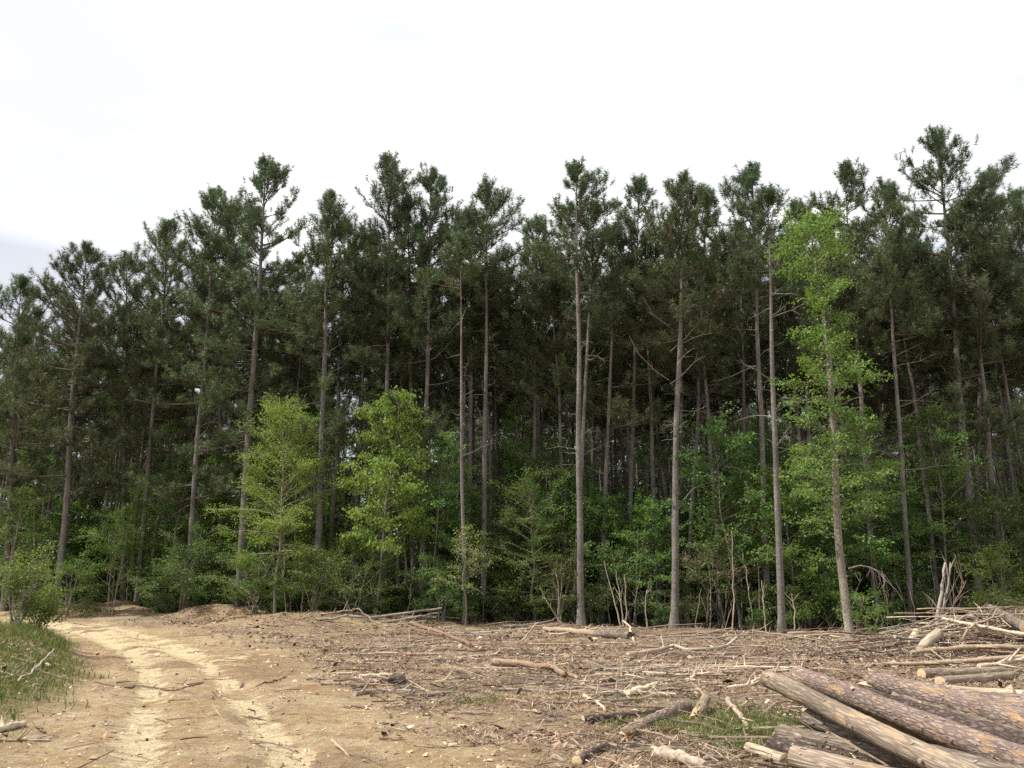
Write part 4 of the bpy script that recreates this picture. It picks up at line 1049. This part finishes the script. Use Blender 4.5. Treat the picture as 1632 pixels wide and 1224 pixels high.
for i in range(34):
    x0 = rng.uniform(-8, 15); e = edge_y(np.array([x0]))[0]; y0 = e - rng.uniform(-.4, 5.5)
    a = rng.normal() * .4; L = rng.uniform(1.2, 4.5); x1, y1 = x0 + math.cos(a) * L, y0 + math.sin(a) * L * .6
    r = rng.uniform(.018, .05)
    stick('branch', 'fallen branch on the ground just before ' + mark(x0, y0 + 2), 'branch', [(x0, y0, gz1(x0, y0) + r), ((x0 + x1) / 2, (y0 + y1) / 2, gz1((x0 + x1) / 2, (y0 + y1) / 2) + r + .1), (x1, y1, gz1(x1, y1) + r + rng.random() * .35)],
          r, r * .5, [TAN, PALE_C, GREYW, BROWN][i % 4], None, int(rng.integers(2, 8)), .5, 'branches strewn before the wood', n=10, wig=.03, sides=5)
def glog(label, p, q_, ra, rb, mat, name='fallen_log', cat='log', lift=(0, 0), **k):
    A = at(*p) if len(p) == 2 else np.array(p); B = at(*q_) if len(q_) == 2 else np.array(q_)
    if len(p) == 2: A = A + np.array((0, 0, ra * .8 + lift[0]))
    if len(q_) == 2: B = B + np.array((0, 0, rb * .8 + lift[1]))
    return log(name, label, cat, A, B, ra, rb, mat, **k)
BA = ph(1460, 1040, .10); BB = ph(1443, 1034, .10)
glog('thick barked log lying diagonally beside the green moss patch', (988, 1190), (1092, 1138), .085, .10, M_LOG_PINK, lump=.09, flakes=160, rings=30, bend=.03, splinter=True)
glog('dark rough log joining the top of the thick diagonal log', (930, 1156), (1082, 1138), .055, .06, M_LOG_DARK, lump=.1, flakes=70, rings=30, bend=.03)
glog('stubby dark log at the bottom edge left of the thick diagonal log', (918, 1224), (968, 1196), .055, .045, M_LOG_DARK, lump=.1, flakes=30, rings=16)
glog('short upright chunk of torn wood at the head of the diagonal log', (1108, 1152), (1128, 1138), .07, .06, M_LOG_PEEL, lump=.12, flakes=20, rings=12, lift=(0, .14), splinter=True)
glog('hollow grey log end at the wood edge below the spire topped pine', (950, 1014), (1006, 1020), .12, .14, M_LOG_GREY, lump=.08, flakes=30, rings=20, end_mat=M_LOG_DARK)  # closed end discs coloured dark to stand in for the shade inside the hollow
glog('dark broken stump with torn roots left of centre in the clearing', (614, 1092), (646, 1089), .05, .085, M_LOG_DARK, name='stump', cat='stump', lump=.25, rings=12, splinter=True, end_mat=M_LOG_DARK)
glog('pale thick bolt propped up at the left of the slash pile', tuple(BA), tuple(pt(1497, 1007, BA[1] + .25)), .12, .115, M_BLEACH, lump=.03, rings=16)
glog('torn shorter bolt left of the pale propped bolt', tuple(BB), tuple(pt(1461, 1006, BB[1] + .2)), .095, .085, M_BLEACH, lump=.12, rings=14, splinter=True)
glog('dull horizontal log lying behind the pale propped bolts', (1418, 1016), (1500, 1020), .13, .12, M_LOG_GREY, lump=.05, rings=20, lift=(.1, .1))
glog('dark sawn log on top of the slash pile pointing at the right edge', tuple(pt(1577, 968, 23.0)), tuple(pt(1634, 1000, 20.0)), .09, .14, M_LOG_GREY, lump=.06, rings=22, flakes=40)
glog('second small dark log poking out of the slash pile top', tuple(pt(1547, 978, 23.5)), tuple(pt(1570, 1000, 22.0)), .07, .08, M_LOG_GREY, lump=.06, rings=12)
glog('tan log lying just behind the log pile', (1470, 1082), (1600, 1076), .10, .09, M_LOG_PEEL, lump=.06, rings=24, flakes=30)
glog('pale yellowish log parallel to the tan log behind the log pile', (1500, 1094), (1618, 1082), .09, .08, M_LOG_PEEL, lump=.06, rings=24, flakes=30)
glog('white torn wood chunk on the far right of the log pile', tuple(pt(1575, 1112, 11.6)), tuple(pt(1618, 1104, 11.4)), .05, .10, M_BLEACH, name='wood_chunk', cat='wood chunk', lump=.25, rings=10, splinter=True)

# roots heap on the bank, brush heap behind the slab, slash pile at the right: every stick its own object
SL = []
for i in range(16):
    n = 8; L = 1.0
    P = np.zeros((n, 3)); P[:, 0] = np.linspace(-.5, .5, n)
    P[:, 1] = np.cumsum(rng.normal(size=n)) * .022; P[:, 2] = np.cumsum(rng.normal(size=n)) * .010
    P[:, 1:] -= P[:, 1:].mean(0)
    r = rng.choice([.012, .016, .022, .03])
    c = [TAN, PALE_C, GREYW, BROWN, TAN, GREYW, REDB, PALE_C][i % 8]
    SL.append((stick_mesh(P, r, r * .5, c, 6, int(rng.integers(0, 7)), .22).mesh('stick', True), r))
    SL[-1][0].materials.append(M_STICK)
def loose(x, y, L, label, cat, group, name='stick', z=None, yaw=None, pitch=0.0):
    me, r = SL[int(rng.integers(len(SL)))]
    o = bpy.data.objects.new(name, me); COL.objects.link(o)
    yaw = rng.normal() * .55 if yaw is None else yaw
    dx, dy = math.cos(yaw) * L / 2, math.sin(yaw) * L / 2
    zz = gz(np.array([x - dx, x, x + dx]), np.array([y - dy, y, y + dy]))
    sl = math.atan2(zz[2] - zz[0], L)
    th = rng.uniform(.7, 1.3)
    o.location = (x, y, (max(zz[1], zz.mean()) if z is None else z) + r * th * .5 + .012)
    o.rotation_euler = (rng.random() * .4 - .2, -sl - pitch, yaw); o.scale = (L, max(L * .5, .7) * th if L < 2 else th, th)
    return tag(o, label, cat, group)
ZONES = [  # px, py, sx, sy, count, length range, yaw spread, label
 (690, 1035, 80, 11, 26, (.6, 2.4), .35, 'dry stick in the branch bundle left of the clearing centre', 'sticks of the bundle left of centre'),
 (610, 1093, 50, 9, 18, (.3, 1.1), .4, 'dry stick scattered round the dark stump', 'sticks round the dark stump'),
 (980, 1092, 70, 16, 44, (.5, 1.8), .55, 'dry stick in the brush heap behind the bright slab', 'sticks of the brush heap'),
 (1060, 1055, 110, 17, 46, (.6, 2.2), .45, 'weathered stick lying in front of the broad brown pine', 'sticks before the brown pine'),
 (1250, 1055, 100, 15, 44, (.6, 2.6), .35, 'weathered stick on the ground behind the log pile', 'sticks behind the log pile'),
 (860, 1020, 110, 12, 40, (.6, 2.6), .45, 'weathered stick near the middle of the wood edge', 'sticks along the wood edge'),
 (800, 1110, 160, 45, 34, (.15, .6), 1.2, 'small stick scattered on the open brown soil', 'small sticks on the open soil'),
 (1060, 1180, 90, 25, 22, (.12, .5), 1.2, 'small stick near the thick diagonal log', 'small sticks by the diagonal log'),
 (40, 1075, 25, 12, 12, (.25, .8), 1.0, 'dead root stick on the grassy bank', 'dead roots on the bank'),
]
for (px, py, sx, sy, cnt, lr, ysd, label, grp) in ZONES:
    for i in range(cnt):
        p = at(px + rng.normal() * sx, min(py + rng.normal() * sy, 1215))
        if p[1] > edge_y(np.array([p[0]]))[0] + .5: continue
        loose(p[0], p[1], rng.uniform(*lr), label, 'stick', grp, yaw=rng.normal() * ysd)
# slash pile: a heap built up in layers
HEAP = at(1560, 1040)
for i in range(150):
    u = rng.normal() * 2.6; v = rng.normal() * 1.3
    x = HEAP[0] + .6 + u; y = HEAP[1] + 1.0 + v
    hmax = .95 * math.exp(-.5 * ((u - .6) / 2.3) ** 2 - .5 * (v / 1.2) ** 2)
    z = gz1(x, y) + rng.random() * hmax
    loose(x, y, rng.uniform(1.2, 4.2) if i % 3 else rng.uniform(.7, 1.9), 'weathered branch tangled in the slash pile', 'branch', 'branches of the slash pile', 'branch', z=z, yaw=rng.normal() * (.45 if i % 3 else 1.1), pitch=rng.normal() * (.10 if i % 3 else .28))
n = 2600
u = rng.normal(size=n) * 2.6; v = rng.normal(size=n) * 1.2
x = HEAP[0] + .6 + u; y = HEAP[1] + 1.0 + v
z = gz(x, y) + .03 + rng.random(n) * .62 * np.exp(-.5 * ((u - .6) / 2.4) ** 2 - .5 * (v / 1.2) ** 2)
dv = rand_unit(n); dv[:, 2] *= .45; ln = rng.uniform(.12, .6, n)[:, None]
c0 = np.stack([x, y, z], -1)
V, Q = tubes(np.stack([c0 - dv * ln, c0 + rng.normal(size=(n, 3)) * ln * .12, c0 + dv * ln], 1), np.outer(rng.uniform(.006, .016, n), [1, .8, .4]), 4)
cc = np.array([(.20, .155, .12), (.30, .235, .17), (.11, .08, .06), (.40, .325, .24)])[rng.choice(4, n, p=[.35, .25, .28, .12])]
bt = link('brush_tangle', mesh_np('brush_tangle', V, None, Q, np.repeat(cc, 12, 0)), M_STICK)
tag(bt, 'tangle of fine dead twigs inside the slash pile', 'brush', kind='stuff')
def air(name, label, cat, pts, r0, r1, col, tw=4, twl=.5):
    P = [tuple(pt(*p)) for p in pts]
    stick(name, label, cat, P, r0, r1, col, None, tw, twl, wig=.01)
air('branch', 'long pale pole across the slash pile, sloping down to the right', 'pole', [(1502, 986, 21.5), (1560, 998, 20.6), (1640, 1012, 19.5)], .05, .04, PALE_C, 3)
air('branch', 'pale pole along the foot of the slash pile', 'pole', [(1392, 1060, 18.6), (1500, 1056, 18.6), (1640, 1046, 18.4)], .045, .06, TAN, 3)
air('branch', 'second long pole in the middle of the slash pile', 'pole', [(1452, 1040, 19.9), (1540, 1030, 19.9), (1640, 1032, 19.6)], .05, .06, TAN, 3)
air('branch', 'curved dead branch hooping over the slash pile', 'branch', [(1535, 1018, 20.5), (1542, 1000, 20.5), (1562, 992, 20.7), (1590, 982, 21.2), (1612, 1000, 20.8)], .03, .02, TAN, 7)
air('branch', 'white crooked branch at the right of the slash pile foot', 'branch', [(1560, 1062, 17.5), (1600, 1056, 17.6), (1640, 1050, 17.8)], .05, .04, PALE_C, 5)
air('branch', 'grey branch ending above the propped bolts', 'branch', [(1500, 1005, 21.6), (1530, 990, 21.6)], .03, .02, PALE_C, 5)
air('dead_snag', 'taller standing dead stem by the slash pile', 'snag', [(1494, 1006, 23.6), (1497, 970, 23.6), (1502, 925, 23.6), (1507, 897, 23.6)], .062, .036, (.33, .285, .24), 2)
air('dead_snag', 'thinner dead stem twisted beside the taller standing stem', 'snag', [(1500, 1003, 23.7), (1504, 960, 23.7), (1512, 930, 23.7), (1515, 897, 23.7)], .045, .025, (.28, .24, .20), 6, .8)
air('bare_bush', 'bare brown twiggy stem right of the twin dead stems', 'shrub', [(1508, 1000, 24.4), (1522, 960, 24.4), (1540, 925, 24.6)], .03, .012, BROWN, 14, .9)
air('bare_bush', 'bare brown twiggy stem left of the twin dead stems', 'shrub', [(1494, 1000, 24.4), (1486, 970, 24.4), (1487, 955, 24.4)], .03, .012, BROWN, 6, .5)
# thin standing stems along the wood edge
THIN = [
 (1132, 1006, 1127, 872, 34.6, 'pale thin stem, leftmost of the standing row left of the dark pine pair'),
 (1167, 1012, 1166, 846, 32.6, 'straight tall pale stem in the standing row left of the dark pine pair'),
 (1201, 1010, 1184, 880, 33.2, 'leaning pale stem in the standing row left of the dark pine pair'),
 (1222, 1020, 1214, 925, 30.6, 'short pale stem right against the dark pine pair'),
 (1266, 1014, 1262, 945, 31.8, 'short broken stem right of the dark pine pair'),
 (990, 1004, 963, 893, 34.0, 'leaning bare sapling, left of the bundle by the broad brown pine'),
 (995, 1005, 982, 910, 33.9, 'upright bare sapling in the bundle by the broad brown pine'),
 (999, 1005, 995, 915, 33.8, 'straight bare sapling right of the bundle by the broad brown pine'),
 (895, 1002, 860, 935, 34.5, 'thin stem leaning hard left of the spire topped pine'),
 (889, 1000, 886, 905, 34.9, 'thin upright stem left of the spire topped pine'),
 (1033, 1004, 1031, 940, 33.9, 'thin stem standing between the bare bundle and the broad brown pine'),
 (648, 985, 655, 930, 37.0, 'small forked bare sapling behind the long grey pole'),
 (597, 985, 604, 925, 37.2, 'small crooked bare sapling left of the forked one'),
 (456, 985, 452, 870, 38.6, 'thin pale stem beside the young oak trunk'),
 (480, 984, 490, 900, 38.4, 'thin pale stem curving right of the young oak'),
 (525, 985, 538, 905, 38.0, 'thin slanting stem left of the hickory thicket'),
 (170, 978, 190, 800, 43.6, 'thin pale stem among the feathery sapling by the road bend'),
]
for (bx_, by_, tx_, ty_, D, label) in THIN:
    b = base_at(bx_, D); T_ = pt(tx_, ty_, D)
    P = [tuple(b), tuple(b + (T_ - b) * .5 + np.array((rng.normal() * .06, 0, 0))), tuple(T_)]
    stick('bare_sapling', label, 'sapling', P, .032, .012, (.36, .30, .225), None, 5, .6, wig=.012)
for i in range(70):
    x = rng.uniform(-24, 18); e = edge_y(np.array([x]))[0]; y = e + rng.uniform(.1, 2.6)
    z = gz1(x, y); h = rng.uniform(.9, 3.4)
    l1, l2 = rng.normal() * .14 * h, rng.normal() * .1 * h
    stick('bare_sapling', 'thin bare stem standing at the foot of the wood', 'sapling', [(x, y, z), (x + l1 * .4, y + l2, z + h * .5), (x + l1, y + l2, z + h)], .016, .006, (.30, .25, .19), None, int(rng.integers(2, 7)), .5, 'thin stems along the wood edge', n=7, sides=4)
# dead drooping branch on the sweetgum, long bare limbs on the broad brown pine: parts of those trees
gumroot = next(o for o in bpy.data.objects if o.name == 'sweetgum_tree')
D = gum_base[1]
P = np.array([pt(*p, D) for p in [(1352, 906), (1368, 901), (1382, 904), (1394, 912), (1402, 924)]]) - gum_base
P[:, 1] = np.interp(P[:, 2] * 0 + np.arange(5), [0, 4], [.0, -.4])
g = stick_mesh(P, .03, .012, (.33, .28, .23), 5)
nt2 = 16; bp = P[rng.integers(2, 5, nt2)]
d = np.stack([rng.normal(size=nt2) * .25 + .12, rng.normal(size=nt2) * .25, -.25 - .35 * rng.random(nt2)], -1)
V, Q = tubes(np.stack([bp, bp + d * .5 + np.array((.05, 0, .02)), bp + d], 1), np.tile([.008, .006, .004], (nt2, 1)), 3); g.add(V, None, Q, (.33, .28, .23))
link('dead_branch', g.mesh('dead_branch'), M_LIMB, gumroot)
broad = next(o for o in bpy.data.objects if o.get('label', '').startswith('broad brown crowned'))
bl = np.array(broad.location)
for pts_ in ([(1066, 606), (1040, 590), (1015, 566), (1000, 540)], [(1068, 560), (1092, 540), (1115, 512), (1130, 505)], [(1068, 612), (1085, 600), (1104, 580), (1120, 572)], [(1069, 690), (1078, 684), (1090, 674)], [(1066, 520), (1040, 505), (1022, 480)]):
    P = np.array([pt(*p, bl[1]) for p in pts_]) - bl
    P[:, 1] += np.linspace(0, -.5, len(P))
    link('dead_branch', stick_mesh(P, .022, .009, (.22, .18, .155), 5, 5, .45).mesh('dead_branch'), M_LIMB, broad)

# ------------------------------------------------------------------ litter, grass: what nobody could count
def scatter(n, ymax=40.0):
    y = 5.2 * np.exp(rng.random(n) * math.log(ymax / 5.2)); x = rng.uniform(-1, 1, n) * (.70 * y + 1.0)
    return x, y
n = 150000
x, y = scatter(n)
rd = polydist(x, y, ROAD_C); wobp = fbm(x * .8, y * .8, 3) - .5
keep = rng.random(n) < np.clip(0.02 + .95 * sstep(1.8, 4.6, rd + wobp * 3) * (0.2 + 1.3 * sstep(.40, .60, fbm(x * .7 + 3, y * .7, 3))), 0, 1)
keep &= y < edge_y(x) + 2
for a_, b_, c_, d_ in GPATCH[:2]: keep &= rng.random(n) > 1.1 * gauss(x, y, a_, b_, c_, d_)
x, y = x[keep], y[keep]; n = len(x)
z = gz(x, y)
sz = rng.lognormal(-4.25, .5, n) * (1 + y / 22)
yaw = rng.random(n) * 6.28
dirv = np.stack([np.cos(yaw), np.sin(yaw), rng.normal(size=n) * .35], -1)
sdv = nrm(np.cross(dirv, np.array((0, 0, 1.0)) + rand_unit(n) * .5))
asp = rng.uniform(.15, .7, n)
c0 = np.stack([x, y, z + .012 + rng.random(n) * .025], -1)
A = dirv * sz[:, None]; B = sdv * (sz * asp)[:, None]
up = np.array((0, 0, 1.0)) * (sz * .3 * rng.random(n))[:, None]
V = np.stack([c0 - A - B * .7 + up, c0 + A * .9 - B, c0 + A + B * .8 + up, c0 - A * .8 + B], 1).reshape(-1, 3)
pal = np.array([(.26, .187, .13), (.36, .285, .205), (.50, .42, .31), (.11, .078, .058), (.23, .155, .12), (.30, .217, .152), (.20, .15, .112)])
cc = .92 * pal[rng.choice(7, n, p=[.25, .16, .05, .18, .13, .12, .11])] * (.8 + .4 * rng.random((n, 1))) * (.72 + .56 * sstep(.35, .65, fbm(x * .45 + 50, y * .9, 4)))[:, None]
lit = link('bark_litter', mesh_np('bark_litter', V, None, np.arange(n * 4).reshape(-1, 4), np.repeat(cc, 4, 0)), M_LITTER)
tag(lit, 'brown bark chips and dead leaves strewn over the clearing', 'litter', kind='stuff')
n = 120000
x, y = scatter(n)
rd = polydist(x, y, ROAD_C); wobp = fbm(x * .8, y * .8, 3) - .5
keep = (rng.random(n) < np.clip(.02 + sstep(2.0, 4.6, rd + wobp * 3) * (.2 + 1.3 * sstep(.38, .6, fbm(x * .8 + 13, y * 1.1, 3))), 0, 1)) & (y < edge_y(x) + 2)
x, y = x[keep], y[keep]; n = len(x)
yaw = rng.random(n) * 6.28; ln = rng.uniform(.04, .12, n) * (1 + y / 30)
dv = np.stack([np.cos(yaw), np.sin(yaw), rng.normal(size=n) * .22], -1) * ln[:, None]
sv = np.stack([-np.sin(yaw), np.cos(yaw), 0 * yaw], -1) * (.0028 * (1 + y / 9))[:, None]
c0 = np.stack([x, y, gz(x, y) + .012 + .025 * rng.random(n)], -1)
V = np.stack([c0 - dv - sv, c0 - dv + sv, c0 + dv], 1).reshape(-1, 3)
cc = np.array([(.30, .19, .115), (.22, .14, .09), (.40, .29, .19), (.15, .10, .07)])[rng.integers(0, 4, n)] * (.8 + .4 * rng.random((n, 1)))
stw = link('pine_straw', mesh_np('pine_straw', V, np.arange(n * 3).reshape(-1, 3), None, np.repeat(cc, 3, 0)), M_LITTER)
tag(stw, 'matted brown pine straw over the cleared ground', 'pine straw', kind='stuff')
n = 9000
x, y = scatter(n, 30)
k = (polydist(x, y, ROAD_C) < 3.6) & (rng.random(n) < .25 + .75 * (fbm(x * 1.6 + 8, y * 1.6, 3) > .5))
x, y = x[k], y[k]; n = len(x)
r = rng.lognormal(-4.35, .55, n)[:, None] * (1 + y[:, None] / 60)
c0 = np.stack([x, y, gz(x, y) + .004], -1)
oct_ = np.array([(1, 0, 0), (0, 1, 0), (-1, 0, 0), (0, -1, 0), (0, 0, .8)], float)
V = c0[:, None] + oct_[None] * r[:, None] * rng.uniform(.55, 1.35, (n, 5, 1)) + rng.normal(size=(n, 5, 3)) * r[:, None] * .18
T = np.array([(0, 1, 4), (1, 2, 4), (2, 3, 4), (3, 0, 4)])[None] + (np.arange(n) * 5)[:, None, None]
cc = np.array([(.40, .30, .19), (.30, .215, .135), (.52, .43, .29)])[rng.integers(0, 3, n)] * (.8 + .4 * rng.random((n, 1)))
cl_ = link('soil_clods', mesh_np('soil_clods', V.reshape(-1, 3), T.reshape(-1, 3), None, np.repeat(cc, 5, 0)), M_LITTER)
tag(cl_, 'small clods of dry soil strewn on the dirt road', 'soil clods', kind='stuff')
n = 12500
x, y = scatter(n)
rd = polydist(x, y, ROAD_C); wobp = fbm(x * .8, y * .8, 3) - .5
keep = (rng.random(n) < np.clip(0.03 + sstep(2.2, 5, rd + wobp * 3) * (.06 + 1.5 * sstep(.44, .62, fbm(x * .5 + 30, y * .8, 3))), 0, 1)) & (y < edge_y(x) + 1)
x, y = x[keep], y[keep]; n = len(x)
ln = rng.lognormal(-1.75, .55, n) * (1 + y / 60); yaw = np.where(rng.random(n) < .6, rng.normal(size=n) * .6, rng.random(n) * 6.28)
dv = np.stack([np.cos(yaw), np.sin(yaw), rng.normal(size=n) * .16], -1)
c0 = np.stack([x, y, gz(x, y) + .02 + .03 * rng.random(n)], -1)
P = np.stack([c0 - dv * ln[:, None], c0 + rng.normal(size=(n, 3)) * (ln * .08)[:, None], c0 + dv * ln[:, None]], 1)
rr = rng.uniform(.004, .011, n) * (1 + y / 70)
V, Q = tubes(P, np.stack([rr, rr * .85, rr * .5], 1), 3)
pal = np.array([(.36, .275, .195), (.50, .41, .30), (.26, .21, .165), (.15, .10, .075)])
cc = .84 * pal[rng.choice(4, n, p=[.35, .22, .23, .2])] * (.8 + .4 * rng.random((n, 1)))
tw = link('twig_litter', mesh_np('twig_litter', V, None, Q, np.repeat(cc, 9, 0)), M_STICK)
tag(tw, 'fine broken twigs strewn over the cleared ground', 'twigs', kind='stuff')
def blades(x, y, h, w, cols, probs, name, label, lean=.35):
    n = len(x)
    z = gz(x, y) - .01
    yaw = rng.random(n) * 6.28
    sd = np.stack([np.cos(yaw), np.sin(yaw), 0 * yaw], -1) * w[:, None]
    d = nrm(np.stack([rng.normal(size=n) * lean, rng.normal(size=n) * lean, np.ones(n)], -1))
    p = np.stack([x, y, z], -1); mid = p + d * (h * .55)[:, None]
    d2 = nrm(d + np.stack([rng.normal(size=n) * lean, rng.normal(size=n) * lean, -.25 + 0 * yaw], -1))
    tip = mid + d2 * (h * .5)[:, None]
    V = np.stack([p - sd, p + sd, mid + sd * .7, mid - sd * .7, tip], 1).reshape(-1, 3)
    b = np.arange(n) * 5
    T = np.stack([b + 3, b + 2, b + 4], -1); Q = np.stack([b, b + 1, b + 2, b + 3], -1)
    cc = np.array(cols)[rng.choice(len(cols), n, p=probs)] * (.75 + .5 * rng.random((n, 1)))
    o = link(name, mesh_np(name, V, T, Q, np.repeat(cc, 5, 0)), M_GRASS)
    return tag(o, label, 'grass', kind='stuff')
GC = [(.075, .13, .03), (.115, .165, .04), (.30, .25, .13), (.18, .15, .07)]
n = 300000
x = rng.uniform(-23, -5.5, n); y = rng.uniform(8, 34, n)
bk = left_of_road(x, y) * np.clip(gauss(x, y, -12.6, 16.5, 4.8, 8.0) * 1.8, 0, 1) * sstep(1.7, 2.7, polydist(x, y, ROAD_C) + fbm(x * .8, y * .8, 3) - .5)
cl = sstep(.36, .56, fbm(x * .9 + 11, y * .9, 3))
k = (rng.random(n) < bk * (.15 + .85 * cl)) & (x > -.72 * y - 1)
x, y = x[k], y[k]
blades(x, y, rng.uniform(.05, .17, len(x)) * (1 + 1.2 * (y > 18.5) * rng.random(len(x))), rng.uniform(.004, .010, len(x)), GC, [.30, .27, .26, .17], 'bank_grass', 'green and dry grass on the bank left of the road')
xs_, ys_ = [], []
for a_, b_, c_, d_ in GPATCH:
    m = int(13000 * c_ * d_ + 500) if b_ < 11 else 350
    xs_.append(a_ + rng.normal(size=m) * c_ * .75); ys_.append(b_ + rng.normal(size=m) * d_ * .75)
x = np.concatenate(xs_); y = np.concatenate(ys_)
k = fbm(x * 2.2 + 40, y * 2.2, 4) > .42
x, y = x[k], y[k]
blades(x, y, rng.uniform(.04, .15, len(x)), rng.uniform(.004, .009, len(x)), GC, [.28, .32, .22, .18], 'clearing_grass', 'thin green moss and grass growing beside the log pile', .6)
n = 9000
x, y = scatter(n, 36)
k = (polydist(x, y, ROAD_C) > 2.6) & (y < edge_y(x) + .6) & (fbm(x * 1.3 + 5, y * 1.3, 3) > .5)
x, y = x[k], y[k]
blades(x, y, rng.uniform(.03, .12, len(x)) * (1 + y / 40), rng.uniform(.002, .005, len(x)) * (1 + y / 50), [(.36, .28, .18), (.28, .20, .12), (.42, .34, .22), (.13, .14, .05)], [.37, .33, .25, .05], 'dry_stubble', 'dry straw stubble standing in the cleared ground', .5)

if __import__('os').environ.get('TRIS'):
    print('TRIS', sum(len(m.loops) - 2 * len(m.polygons) for m in bpy.data.meshes), 'objects', len(bpy.data.objects))
